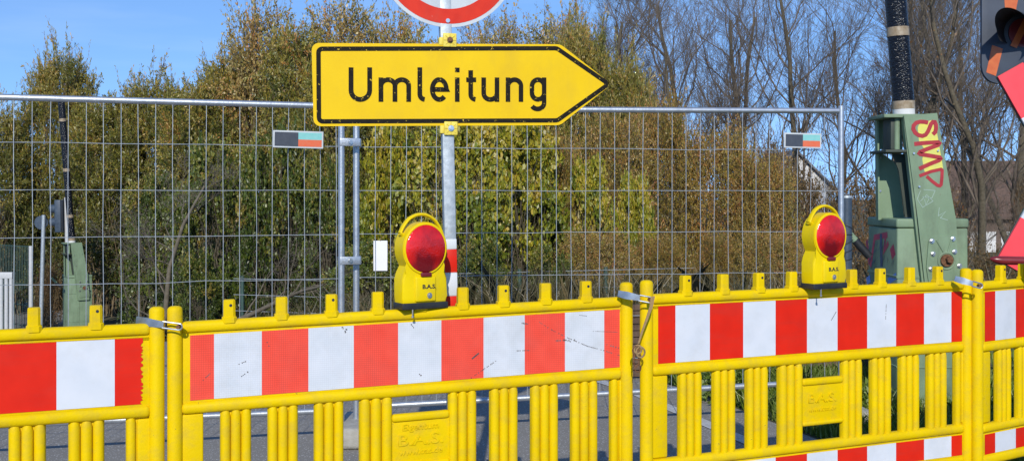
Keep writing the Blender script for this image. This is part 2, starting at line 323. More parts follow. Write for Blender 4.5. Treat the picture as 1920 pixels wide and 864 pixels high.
# ---------------------------------------------------------------- traffic barriers
def barrier(loc, th, tilt, L_, stripes, opens, pegs, holes, window, mats_rw, label, first_red=True, texts=None, gz=.2, scuffs=(), jag=False):
    root = empty('traffic_barrier', loc, (0, 0, th))
    tag(root, label, 'barrier', 'yellow plastic barriers standing in a row')
    Y = M['yellow']
    for x in (0, L_):
        bm = bmesh.new(); post_shape(bm, x, 0, -gz + .02, 1.03, .0285); fin('end_post', bm, Y, root)
        bm = bmesh.new(); rbox(bm, x - .12 if x else x - .02, x + .02 if x else x + .12, -.36, .36, -gz + .001, -gz + .10, .015)
        fin('foot', bm, M['black'], root)
    x0, x1 = .022, L_ - .022
    bm = bmesh.new(); rbox(bm, x0, x1, -.020, .030, .924, .968, .018, 4); rbox(bm, x0, x1, -.004, .022, .90, .94, .004); fin('top_rail', bm, Y, root)
    bm = bmesh.new(); rbox(bm, x0, x1, -.004, .022, .655, .9225, .006)
    fin('band_panel', bm, Y, root)
    bm = bmesh.new(); rbox(bm, x0, x1, -.021, .030, .616, .662, .020, 4); fin('middle_rail', bm, Y, root)
    bm = bmesh.new(); rbox(bm, x0, x1, -.021, .030, .212, .258, .020, 4); fin('lower_rail', bm, Y, root)
    bm = bmesh.new(); rbox(bm, x0, x1, -.004, .022, .085, .225, .006); rbox(bm, x0, x1, -.018, .028, .05, .10, .018); fin('bottom_rail', bm, Y, root)
    # slat groups between openings
    edges = [x0] + [v for o_ in opens for v in o_] + [x1]
    if window: 
        pass
    groups = [(edges[i], edges[i + 1]) for i in range(0, len(edges), 2)]
    for gi, (a, b_) in enumerate(groups):
        bm = bmesh.new()
        rbox(bm, a, b_, .004, .020, .245, .63, .003)
        if gi == 0: rbs = [(b_ - .035, b_)] if texts == 'old' else []
        elif gi == len(groups) - 1: rbs = [(a, a + .036)]
        else:
            w = (b_ - a) / 3; rbs = [(a + w * k, a + w * (k + 1)) for k in range(3)]
        if not rbs: rbox(bm, a, b_, -.007, .01, .262, .616, .007)
        for (p, q) in rbs:
            c = (p + q) / 2; r = (q - p) / 2 - .0006
            pts = []; rr = []
            for z, k in ((.245, .9), (.268, 1), (.60, 1), (.618, .8), (.63, .5)): pts.append((c, .004, z)); rr.append(r * k)
            tube(bm, pts, rr, 14)
        if gi == len(groups) - 1: rbox(bm, a + .04, b_ + .004, -.007, .01, .262, .612, .007)
        fin('slat', bm, Y, root)
    if window:
        a, b_ = window
        bm = bmesh.new()
        rbox(bm, a - .004, b_ + .004, -.012, .022, .515, .548, .013, 4); rbox(bm, a - .004, b_ + .004, -.012, .022, .329, .352, .011, 4)
        rbox(bm, a - .004, b_ + .004, .0, .016, .335, .535, .002)
        pl = fin('name_plate', bm, Y, root)
        c = (a + b_) / 2
        if texts == 'three':
            text_mesh('lettering', 'Eigentum', .036, (c, -.001, .490), Y, pl, .0026, 1.15, .0006)
            text_mesh('lettering', 'B.A.S.', .066, (c, -.001, .438), Y, pl, .003, 1.25, .0008)
            text_mesh('lettering', 'www.bas.de', .032, (c, -.001, .390), Y, pl, .0026, 1.15, .0006)
        else:
            text_mesh('lettering', 'B.A.S.', .060, (c, -.001, .452), Y, pl, .003, 1.2, .0008)
            text_mesh('lettering', 'www.bas.de', .030, (c, -.001, .402), Y, pl, .0024, 1.1, .0006)
        # lower window only where the barrier has one: otherwise the opening below stays the same
    for i, x in enumerate(pegs):
        bm = bmesh.new(); w = .0225
        poly = [(x - w, -.012), (x - w + .009, -.020), (x + w - .009, -.020), (x + w, -.012), (x + w, .016), (x + w - .009, .022), (x - w + .009, .022), (x - w, .016)]
        zs = [(.955, 1.22), (.976, 1.20), (.979, 1.0), (1.036, .97), (1.041, .93), (1.043, .8)]
        rings = [[bm.verts.new((x + (p[0] - x) * k, p[1] * k, z)) for p in poly] for z, k in zs]
        for a in range(len(rings) - 1):
            for k in range(8): bm.faces.new((rings[a][k], rings[a][(k + 1) % 8], rings[a + 1][(k + 1) % 8], rings[a + 1][k]))
        bm.faces.new(rings[-1]); bm.faces.new(rings[0][::-1])
        if i in holes:
            tube(bm, [(x + .004, -.0208, 1.022), (x + .004, -.019, 1.022)], .0058, 10, mi=1)
        fin('peg', bm, [Y, M['black']], root, ang=25)
    # sheeting bands
    def bandmesh(name, z0, z1, sc=()):
        bm = bmesh.new(); st = [stripes[0]] + list(stripes[1:]); red = first_red
        for i in range(len(st) - 1):
            a, b_ = st[i], st[i + 1]
            if jag and i == len(st) - 2:
                pts = [(a, z0), (b_ - .004, z0)]; z = z0
                rr = random.Random(3)
                while z < z1 - .012:
                    z += rr.uniform(.002, .009); pts.append((b_ + rr.choice([0, -.001, 0, -.006, -.009]), min(z, z1)))
                pts += [(b_ - .002, z1), (a, z1)]
                f = bm.faces.new([bm.verts.new((p[0], -.0065, p[1])) for p in pts])
            else:
                n = 1; f = bm.faces.new([bm.verts.new(c_) for c_ in ((a, -.0065, z0), (b_, -.0065, z0), (b_, -.0065, z1), (a, -.0065, z1))])
            f.material_index = 0 if red else 1; red = not red
        for (pts, w, dash) in sc:
            pl2 = []
            for i in range(len(pts) - 1):
                p, q = Vector(pts[i]), Vector(pts[i + 1]); n = max(1, int((q - p).length / .006)) if dash else 1
                for k in range(n):
                    if dash and random.random() < .25: continue
                    s_, e_ = p.lerp(q, k / n), p.lerp(q, (k + (.62 if dash else 1)) / n)
                    ribbon(bm, [s_, e_], w * random.uniform(.9, 1.7), -.0069, mi=2, t=.0003)
        fin_flat(name, bm, [mats_rw[0], mats_rw[1], M['scuff']], root)
    bandmesh('striped_band', .668, .915, scuffs)
    bandmesh('striped_band', .104, .204)
    # the row follows sloping ground: rails slope, posts stay upright
    def all_ch(o):
        for c in o.children: yield c; yield from all_ch(c)
    for c in all_ch(root):
        if c.name.startswith('foot'): continue
        for v in c.data.vertices: v.co.z += v.co.x * math.tan(tilt)
    return root

# second barrier (the large one in the middle)
def place(pxl, sl, pxr, sr, rl, rr):
    a = Vector(((pxl - CX) / sl, F / sl)); b_ = Vector(((pxr - CX) / sr, F / sr)); d = b_ - a
    return a, d.length, math.atan2(d.y, d.x), math.atan2(rr - rl, d.length)
OP = [(.104 + .179 * k, .104 + .179 * k + .062) for k in range(4)] + [(.837, 1.07)] + [(1.189 + .179 * k, 1.189 + .179 * k + .058) for k in range(4)]
PEG = [.2, .398, .592, .777, .953, 1.13, 1.305, 1.49, 1.672]
ST = [.055] + [.143 + .1790 * k for k in range(10)] + [1.826]
a2, L2, th2, t2 = place(328, 495, 1174, 436, .0, .045)
base2 = .165
P2 = Plane((a2.x, a2.y, 0), th2)
def s2(pts, w, dash=True):
    out = []
    for x, y in pts:
        u, z = P2.uz(x, y); out.append((u, z - base2 - u * math.tan(t2)))
    return (out, w, dash)
sc2 = [s2([(1010, 603), (1032, 617), (1060, 631), (1100, 648), (1130, 656), (1162, 666)], .0028), s2([(1041, 638), (1078, 636)], .005), s2([(1048, 633), (1070, 640)], .003),
       s2([(882, 708), (905, 692), (930, 675)], .003), s2([(972, 604), (990, 607)], .004), s2([(960, 657), (992, 656)], .0028), s2([(884, 672), (897, 661)], .005, False),
       s2([(641, 612), (648, 624)], .004), s2([(652, 613), (645, 622)], .004), s2([(380, 712), (395, 698)], .003), s2([(500, 640), (505, 650)], .003), s2([(1085, 590), (1100, 592)], .002),
       s2([(1108, 620), (1162, 622)], .0018), s2([(1136, 645), (1160, 652)], .004), s2([(770, 607), (776, 615)], .003), s2([(785, 700), (793, 706)], .004), s2([(447, 682), (462, 676)], .003), s2([(452, 705), (466, 695)], .003)]
B2 = barrier((a2.x, a2.y, base2), th2, t2, L2, ST, OP, PEG, (0, 2, 6, 8), (.837, 1.07), (M['salmon'], M['white_worn']),
             'yellow barrier with a scuffed salmon red and white band, below the arrow sign', texts='three', gz=base2, scuffs=sc2)
a3, L3, th3, t3 = place(1212, 437, 1811, 376, .055, .055)
base3 = .165 + .055
B3 = barrier((a3.x, a3.y, base3), th3, t3, L3, ST, OP, PEG, (0, 2, 6, 8), (.837, 1.07), (M['red'], M['white']),
             'yellow barrier with a clean deep red and white band, in front of the green machine', texts='two', gz=base3,
             scuffs=[([(1.0, .81), (1.03, .85)], .002, False), ([(1.33, .80), (1.335, .88)], .003, True)])
a4 = Vector(((1829 - CX) / 376, F / 376 - .02)); th4 = R(34)
B4 = barrier((a4.x, a4.y, .165 + .05), th4, 0, L3, ST, OP, PEG, (0, 2), (.837, 1.07), (M['red'], M['white']),
             'yellow barrier cut by the right edge of the photo, only its left end in view', texts='two', gz=.215)
L1 = 2.1; e1 = Vector(((294 - CX) / 498, F / 498)); th1 = math.atan2(.389, .921)
a1 = e1 - Vector((math.cos(th1), math.sin(th1))) * L1
st1 = sorted([L1 - .05, L1 - .15] + [L1 - .35 - .2 * k for k in range(9)])
op1 = sorted([(L1 - .185 - .2 * k, L1 - .11 - .2 * k) for k in range(10)])
B1 = barrier((a1.x, a1.y, .165), th1, 0, L1, st1, op1, sorted([L1 - .215 - .21 * k for k in range(9)]), (8,), None, (M['red'], M['white']),
             'yellow barrier at the left edge with wide stripes and a torn band end', texts='old', gz=.165, first_red=(len(st1) - 1) % 2 == 1, jag=True)

# ---------------------------------------------------------------- connector clips over the joints
def clip(pl, pr, s, label, w=.032):
    A = at(pl[0], pl[1], s); B = at(pr[0], pr[1], s); A.y -= 0; 
    root = empty('connector_clip', A); d = B - A; L_ = math.hypot(d.x, d.y); root.rotation_euler = (0, -math.atan2(d.z, L_), math.atan2(d.y, d.x))
    L_ = d.length
    bm = bmesh.new()
    n = 10; prof = []
    for i in range(n + 1):       # curled free end on the left, straight to the right
        t = i / n; x = t * L_ * .62; yy = .030 * (1 - t) ** 2; ww = w * (.62 + .38 * (1 - abs(t * 2 - .8) * .6))
        prof.append((x, yy, ww))
    fr = [(bm.verts.new((x, y, -ww / 2)), bm.verts.new((x, y, ww / 2)), bm.verts.new((x, y + .004, ww / 2)), bm.verts.new((x, y + .004, -ww / 2))) for x, y, ww in prof]
    for i in range(n):
        for k in range(4): bm.faces.new((fr[i][k], fr[i][(k + 1) % 4], fr[i + 1][(k + 1) % 4], fr[i + 1][k]))
    bm.faces.new(fr[0][::-1]); bm.faces.new(fr[-1])
    fin('clip_arm', bm, M['bracket'], root)
    bm = bmesh.new(); r = w * .36; x0 = L_ * .60; x1 = L_ - r
    loop = [(x0, r), (x1, r)] + [(x1 + r * math.sin(R(a)), r * math.cos(R(a))) for a in range(15, 180, 15)] + [(x1, -r), (x0, -r)]
    ribs = [(p[0], 0, p[1]) for p in loop]
    tube(bm, ribs, .0035, 8)
    fin('slotted_end', bm, M['bracket'], root)
    bm = bmesh.new(); tube(bm, [(x1 - .002, -.008, 0), (x1 - .002, .02, 0)], .0075, 12); fin('bolt', bm, M['rust'], root)
    tag(root, label, 'clip', 'steel clips joining the barriers')
    return root
clip((250, 601), (341, 613), 502, 'steel clip reaching over the two posts beside the torn band end')
clip((1160, 551), (1224, 563), 445, 'steel clip with a brown strap hanging from it')
clip((1795, 523), (1842, 537), 386, 'steel clip over the two touching posts in front of the green machine')
# strap and shackle
root = empty('hanging_strap', at(1222, 562, 448)); o0 = root.location.copy()
tag(root, 'brown webbing strap knotted through a shackle in the gap between two barriers', 'strap')
bm = bmesh.new()
pp = [at(x, y, 449) - o0 for x, y in ((1224, 556), (1221, 575), (1213, 598), (1204, 622), (1197, 645))]
prev = None
for i, p in enumerate(pp):
    w = .009 - .0014 * i
    q = [bm.verts.new(p + Vector((-w, -.001, 0))), bm.verts.new(p + Vector((w, -.001, .003))), bm.verts.new(p + Vector((w, .002, .003))), bm.verts.new(p + Vector((-w, .002, 0)))]
    if prev:
        for k in range(4): bm.faces.new((prev[k], prev[(k + 1) % 4], q[(k + 1) % 4], q[k]))
    prev = q
fin('strap_band', bm, M['strap'], root)
bm = bmesh.new()
for (cx_, cy_, rx, ry, rad) in ((1196, 655, 7, 8, .0045), (1201, 660, 8, 10, .004)):
    tube(bm, [at(cx_ + rx * math.cos(R(a)), cy_ + ry * math.sin(R(a)), 449) - o0 + Vector((0, .004 * math.sin(R(a * 2)), 0)) for a in range(0, 361, 30)], rad, 8)
fin('knot', bm, M['strap'], root)
bm = bmesh.new()
for (cx_, cy_, rx, ry) in ((1192, 657, 6, 9), (1193, 676, 5, 12), (1195, 668, 7, 6), (1196, 690, 6, 7)):
    tube(bm, [at(cx_ + rx * math.cos(R(a)), cy_ + ry * math.sin(R(a)), 449) - o0 + Vector((0, .006 * math.cos(R(a)), 0)) for a in range(0, 361, 30)], .0028, 8)
fin('shackle', bm, M['rust'], root)

# ---------------------------------------------------------------- warning lamps
def make_lamp():
    root = empty('warning_lamp')
    zc = .250; Rr = .111
    out = [(-.108, .022), (-.112, .05), (-.112, .125), (-.104, .15), (-.088, .178), (-.086, .190)]
    a0 = math.degrees(math.atan2(.190 - zc, .086))
    circ = [(Rr * math.cos(R(a)), zc + Rr * math.sin(R(a))) for a in np.linspace(-32, 212, 40)]
    left = [p for p in out]; right = [(-x, z) for x, z in out[::-1]]
    poly = left[:5] + circ[::-1] + right[1:]
    bm = bmesh.new(); prism(bm, poly, -.046, .046, bevel=.010)
    # centre panel raised on the lower box
    rbox(bm, -.052, .052, -.056, -.03, .03, .135, .008)
    fin('body', bm, M['lamp_yellow'], root, ang=50)
    bm = bmesh.new()
    tube(bm, [((Rr - .009) * math.cos(R(a)), -.048, zc + (Rr - .009) * math.sin(R(a))) for a in range(0, 361, 9)], .0065, 10, cap=False)
    fin('lens_rim', bm, M['lamp_yellow'], root)
    bm = bmesh.new(); n = 40; rings = []
    for j in range(9):
        t = j / 8; r = .1015 * math.cos(t * math.pi / 2 * .985); y = -.050 - .018 * math.sin(t * math.pi / 2)
        rings.append([bm.verts.new((r * math.cos(2 * math.pi * k / n), y, zc + r * math.sin(2 * math.pi * k / n))) for k in range(n)])
    for j in range(8):
        for k in range(n): bm.faces.new((rings[j][k], rings[j][(k + 1) % n], rings[j + 1][(k + 1) % n], rings[j + 1][k]))
    bm.faces.new(rings[-1])
    ln = fin('lens', bm, M['lens'], root)
    bm = bmesh.new(); rbox(bm, -.026, .026, -.064, -.05, zc - .116, zc - .098, .004); fin('lens_catch', bm, M['dkred'], ln)
    bm = bmesh.new(); pts = [(.120 * math.cos(R(a)) * (1.0 if 50 < a < 130 else .97), .0, zc + .004 + .138 * math.sin(R(a))) for a in range(22, 160, 6)]
    tube(bm, pts, .0075, 10)
    for x, y, z in (pts[0], pts[-1]): tube(bm, [(x, y, z), (x * .86, y, z - .01)], .009, 8)
    hd = fin('handle', bm, M['lamp_yellow'], root); hd.scale = (1, 2.2, 1)
    bm = bmesh.new(); rbox(bm, -.115, .115, -.052, .052, 0, .026, .004); fin('rubber_base', bm, M['black'], root)
    bm = bmesh.new(); tube(bm, [(.016, -.056, .056), (.016, -.062, .056)], .012, 16); tube(bm, [(.016, -.060, .056), (.016, -.066, .056)], .006, 6); fin('lock_screw', bm, M['chrome'], root)
    bm = bmesh.new(); tube(bm, [(-.062, -.045, -.030), (-.062, -.045, .004)], .0035, 8); tube(bm, [(-.062, -.045, -.034), (-.062, -.045, -.027)], .0065, 8); fin('pin', bm, M['chrome'], root)
    text_mesh('lettering', 'B.A.S.', .024, (.016, -.0568, .092), M['black'], root, .0008, 1.25, 0, .0006)
    return root
lamp = make_lamp()
def put_lamp(o, x, ybase, s, th, label):
    p = at(x, ybase, s); o.location = p; o.rotation_euler = (0, 0, R(th)); o.scale = (.89, .85, .965); tag(o, label, 'warning lamp', 'warning lamps on top of the barriers')
put_lamp(lamp, 789, 577, 463, 31, 'yellow warning lamp with red lens on the barrier below the arrow sign')
l2 = copy_tree(lamp); put_lamp(l2, 1545, 540, 407, 28, 'yellow warning lamp with red lens in front of the fence end and dark blue post')
l3 = copy_tree(lamp); put_lamp(l3, 1957, 521, 366, 34, 'yellow warning lamp of which only a sliver shows at the right edge')

# ---------------------------------------------------------------- sign post and signs
sp_ = at(843, 500, 440); px0 = sp_.x; py0 = sp_.y
root = empty('sign_post', (px0 + .0295, py0, 0), (0, R(-1.2), R(12)))
tag(root, 'grey galvanised square post holding the signs, red and white tape near its foot', 'post')
bm = bmesh.new(); rbox(bm, -.025, .025, -.025, .025, 0, 3.1, .004, 2); fin('shaft', bm, M['galv'], root)
for z0, z1, mm in ((H - (466 - HY) / 440, H - (447 - HY) / 440, 'white'), (H - (510 - HY) / 440, H - (466 - HY) / 440, 'red'), (H - (553 - HY) / 440, H - (510 - HY) / 440, 'white'), (H - (594 - HY) / 440, H - (553 - HY) / 440, 'red')):
    bm = bmesh.new(); rbox(bm, -.0262, .0262, -.0262, .0262, z0 + .0005, z1 - .0005, .003, 2); fin('reflective_tape', bm, M[mm], root)
PS = Plane((px0, py0 - .035, 0), R(12))
sroot = empty('detour_sign', (px0, py0 - .035, 0), (0, 0, R(12)))
tag(sroot, 'yellow arrow-shaped sign pointing right with black border and lettering', 'sign')
def S(x, y): return PS.uz(x, y)
def SZ(zx, zy): return PS.uz(640 + zx / 3.692, 110 + zy / 3.692)
outl = roundpoly([S(584, 81), S(1051, 83.5), S(1147, 158.5), S(1050, 235), S(588, 237)], [.03, .05, .025, .05, .03])
bm = bmesh.new(); prism(bm, outl, 0, .004, bevel=.0)
fin('panel', bm, [M['sign_yellow']], sroot, ang=30)
bm = bmesh.new()
ribbon(bm, roundpoly([S(597, 92), S(1044, 91), S(1141, 158), S(1045, 226), S(598, 228)], [.016, .03, .014, .03, .016]), .0185, -.0002, closed=True)
fin_flat('border', bm, M['sign_black'], sroot)
def arc(cx_, cy_, rx, ry, a0, a1, n=14): return [(cx_ + rx * math.cos(R(a0 + (a1 - a0) * k / n)), cy_ + ry * math.sin(R(a0 + (a1 - a0) * k / n))) for k in range(n + 1)]
LET = [
 [(67, 62), (67, 215)] + arc(131.5, 220, 64.5, 64, 180, 0) + [(196, 215), (196, 62)],
 [(274, 132), (274, 300)], [(274, 200)] + arc(322.5, 190, 48.5, 43, 180, 360) + [(371, 300)], [(371, 200)] + arc(418.5, 190, 47.5, 43, 180, 360) + [(466, 300)],
 [(543, 62), (543, 245)] + arc(580, 248, 37, 36, 180, 95, 6),
 [(630, 215), (728, 215)] + arc(678, 215, 49, 69, -2, -315, 22),
 [(802, 132), (802, 300)], [(802, 64), (802, 96)],
 [(895, 82), (895, 245)] + arc(932, 248, 37, 36, 180, 95, 6), [(864, 148), (933, 148)],
 [(985, 132), (985, 232)] + arc(1031, 240, 46, 44, 180, 0) + [(1077, 132)], [(1077, 132), (1077, 300)],
 [(1153, 132), (1153, 300)], [(1153, 200)] + arc(1198, 190, 45, 43, 180, 360) + [(1243, 300)],
 [(1403, 180)] + arc(1361, 190, 42, 43, 0, -180) + arc(1361, 240, 42, 43, 180, 0) + [(1403, 240)], [(1403, 132), (1403, 305)] + arc(1358, 308, 45, 41, 0, 148, 12),
]
bm = bmesh.new()
for i, st in enumerate(LET):
    ribbon(bm, [SZ(*p) for p in st], 32.5 / 3.692 / 440, -.0002 - .00004 * i)
fin_flat('lettering', bm, M['sign_black'], sroot)
for (cx_, cy_, mm) in ((843, 76, 'rust'), (845, 241, 'chrome')):
    u, z = S(cx_, cy_)
    bm = bmesh.new(); rbox(bm, u - .029, u + .029, -.010, -.002, z - .029, z + .029, .004)
    for a in range(0, 360, 45):
        c_, s_ = math.cos(R(a)), math.sin(R(a))
        tube(bm, [(u + c_ * .014, -.0105, z + s_ * .014), (u + c_ * .026, -.0105, z + s_ * .026)], .0022, 6)
    rbox(bm, u - .045, u - .027, -.002, .05, z - .022, z + .012, .003)
    br = fin('clamp_plate', bm, M['bolt_yellow'], sroot)
    bm = bmesh.new(); tube(bm, [(u, -.012, z), (u, -.016, z)], .0125, 14); tube(bm, [(u, -.014, z), (u, -.024, z)], .008, 6); fin('bolt', bm, M[mm], br)
rr_ = empty('round_traffic_sign', (px0 - .006, py0 - .032, 2.622), (0, 0, R(12)))
tag(rr_, 'round white sign with red ring above the arrow sign, cut by the top edge', 'sign')
def disc(bm, r0, r1, y, mi, n=72):
    A = [bm.verts.new((r0 * math.cos(2 * math.pi * k / n), y, r0 * math.sin(2 * math.pi * k / n))) for k in range(n)] if r0 else None
    B = [bm.verts.new((r1 * math.cos(2 * math.pi * k / n), y, r1 * math.sin(2 * math.pi * k / n))) for k in range(n)]
    if A:
        for k in range(n): f = bm.faces.new((A[k], A[(k + 1) % n], B[(k + 1) % n], B[k])); f.material_index = mi
    else: f = bm.faces.new(B); f.material_index = mi
RS = .300
bm = bmesh.new(); prism(bm, [(RS * math.cos(2 * math.pi * k / 72), RS * math.sin(2 * math.pi * k / 72)) for k in range(72)], 0, .004); fin('plate', bm, M['sign_white'], rr_, ang=30)
bm = bmesh.new(); disc(bm, .222, .285, -.0012, 0); fin_flat('red_ring', bm, M['sign_red'], rr_)
bm = bmesh.new()
for z in (-.272, .272): tube(bm, [(0, -.001, z), (0, -.006, z)], .009, 12)
fin('bolt', bm, M['chrome'], rr_)

# ---------------------------------------------------------------- site fence
HW = [2.032 - .012, 0]
def fence_panel(A, B, zt, zb, label, wires0=.05):
    A = Vector(A); B = Vector(B); d = B - A; L_ = d.length
    root = empty('mesh_fence', (A.x, A.y, 0), (0, 0, math.atan2(d.y, d.x))); tag(root, label, 'fence', 'wire mesh fences')
    for x in (0, L_):
        bm = bmesh.new(); tube(bm, [(x, 0, .02), (x, 0, zt[0 if x == 0 else 1] + .035)], .0205, 14); fin('upright', bm, M['steel'], root)
    bm = bmesh.new(); tube(bm, [(.02, 0, zt[0]), (L_ - .02, 0, zt[1])], .0195, 14); fin('top_rail', bm, M['steel'], root)
    bm = bmesh.new(); tube(bm, [(.02, 0, zb[0]), (L_ - .02, 0, zb[1])], .0195, 14); fin('bottom_rail', bm, M['steel'], root)
    bm = bmesh.new()
    n = int(L_ / .1015)
    off = (L_ - n * .1015) / 2
    for k in range(n + 1):
        x = off + k * .1015
        if x < .03 or x > L_ - .03: continue
        j = random.uniform(-.002, .002)
        z_a = zb[0] + (zb[1] - zb[0]) * x / L_; z_b = zt[0] + (zt[1] - zt[0]) * x / L_ - .01
        tube(bm, [(x + j * (1 - t_) + random.gauss(0, .0022), -.006 + random.gauss(0, .003), z_a + (z_b - z_a) * t_) for t_ in (0, .2, .4, .6, .8, 1)], .0021, 6)
    for k in range(7):
        zz = 1.928 - .286 * k
        if zz < .30: break
        tube(bm, [(.015, -.002, zz)] + [(L_ * q_ / 12, -.002, zz + random.gauss(0, .0025)) for q_ in range(1, 12)] + [(L_ - .015, -.002, zz)], .0022, 6)
    fin('wire_mesh', bm, M['wire'], root)
    return root
FR0 = ((668 - CX) / 284, F / 284); FR1 = ((1577 - CX) / 265, F / 265)
FL1 = ((640 - CX) / 288, F / 288); dl = Vector((-1.956, -.58)).normalized(); FL0 = (FL1[0] + dl.x * 3.42, FL1[1] + dl.y * 3.42)
fence_panel(FL0, FL1, (2.205, 2.190), (.25, .215), 'grey wire mesh fence panel on the left, in front of the dark hedge')
fence_panel(FR0, FR1, (2.182, 2.207), (.215, .30), 'grey wire mesh fence panel on the right, behind the arrow sign')
for py_, lab in ((267, 'steel clamp joining the two fence uprights just below the arrow sign'), (488, 'steel clamp joining the two fence uprights beside the white card')):
    p = at(655, py_, 287); r_ = empty('fence_clamp', p, (0, 0, R(20))); tag(r_, lab, 'clamp', 'clamps between the fence uprights')
    bm = bmesh.new(); rbox(bm, -.068, .068, -.030, -.024, -.026, .026, .003)
    for x in (-.05, .052): tube(bm, [(x, 0, -.026), (x, 0, .026)], .0265, 14)
    fin('clamp_plate', bm, M['steel'], r_)
    bm = bmesh.new(); tube(bm, [(0, -.046, 0), (0, -.028, 0)], .012, 6); tube(bm, [(0, -.032, 0), (0, -.028, 0)], .018, 12); fin('bolt', bm, M['chrome'], r_)
def placard(x0, x1, y0, y1, s, th, label):
    p = at((x0 + x1) / 2, (y0 + y1) / 2, s); w = (x1 - x0) / s / math.cos(th) / 2 * 1.0; h = (y1 - y0) / s / 2; p.y -= .02
    r_ = empty('fence_placard', p, (0, R(1), th)); tag(r_, label, 'placard', 'small two-tone placards on the fence')
    bm = bmesh.new(); rbox(bm, -w, w, 0, .003, -h, h, .001, 1); fin('plate', bm, M['sign_white'], r_)
    i = .010
    for nm, a, b_, c_, d_, mm in (('dark_field', -w + i, 0, -h + i, h - i, 'slate'), ('cyan_field', .0, w - i, .0, h - i, 'cyan'), ('orange_field', 0, w - i, -h + i, 0, 'orange')):
        bm = bmesh.new(); bm.faces.new([bm.verts.new(c) for c in ((a, -.0012, c_), (b_, -.0012, c_), (b_, -.0012, d_), (a, -.0012, d_))]); fin_flat(nm, bm, M[mm], r_)
placard(516, 605, 246, 278, 293, math.atan2(.58, 1.956), 'dark grey, cyan and orange placard on the left fence panel')
placard(1468, 1540, 250, 278, 267, .13, 'dark grey, cyan and orange placard near the right end of the fence')
p = at(714, 479, 282); p.y -= .02
r_ = empty('white_card', p, (0, 0, .14)); tag(r_, 'blank white card hung on the fence mesh beside the left warning lamp', 'card')
bm = bmesh.new(); rbox(bm, -.046, .046, 0, .002, -.10, .10, .001, 1); fin('card', bm, M['paper'], r_)
bm = bmesh.new(); tube(bm, [(0, 0, .097), (.003, .004, .125)], .002, 6); fin('cable_tie', bm, M['rust'], r_)
for (x, y, rz, lab) in ((FR0[0] - .04, FR0[1] - .03, 0.1, 'grey concrete foot under the joint of the two fence panels'), (FR1[0], FR1[1], .1, 'grey concrete foot under the right end of the fence')):
    bm = bmesh.new(); rbox(bm, -.125, .125, -.30, .30, 0, .135, .03, 3)
    tag(fin('concrete_foot', bm, M['concrete'], None), lab, 'concrete foot', 'concrete feet of the fence'); o = COL.objects[-1] if False else bpy.data.objects['concrete_foot' if 'joint' in lab else 'concrete_foot.001']
    o.location = (x, y, .005); o.rotation_euler = (0, 0, rz)

# ---------------------------------------------------------------- dark blue post
p = at(1587, 370, 262)
r_ = empty('blue_post', (p.x, p.y, 0)); tag(r_, 'short dark blue round post with wire wound round it, beside the fence end', 'post')
bm = bmesh.new(); tube(bm, [(0, 0, 0), (0, 0, p.z)], .039, 18); fin('shaft', bm, M['navy'], r_)
bm = bmesh.new(); tube(bm, [(0, 0, p.z - .004), (0, 0, p.z + .012)], [.043, .040], 18); fin('cap', bm, M['galv'], r_)
bm = bmesh.new()
for k in range(5):
    z = p.z - .22 - .06 * k; tl = random.uniform(-.03, .03)
    tube(bm, [(.043 * math.cos(R(a)), .043 * math.sin(R(a)), z + tl * math.cos(R(a)) + a / 360 * .02) for a in range(0, 361, 24)], .0026, 6)
tube(bm, [(-.02, -.043, p.z - .4), (-.05, -.04, p.z - .5), (-.03, -.045, p.z - .62), (-.05, -.03, p.z - .8)], .003, 6)
fin('wound_wire', bm, M['black'], r_)

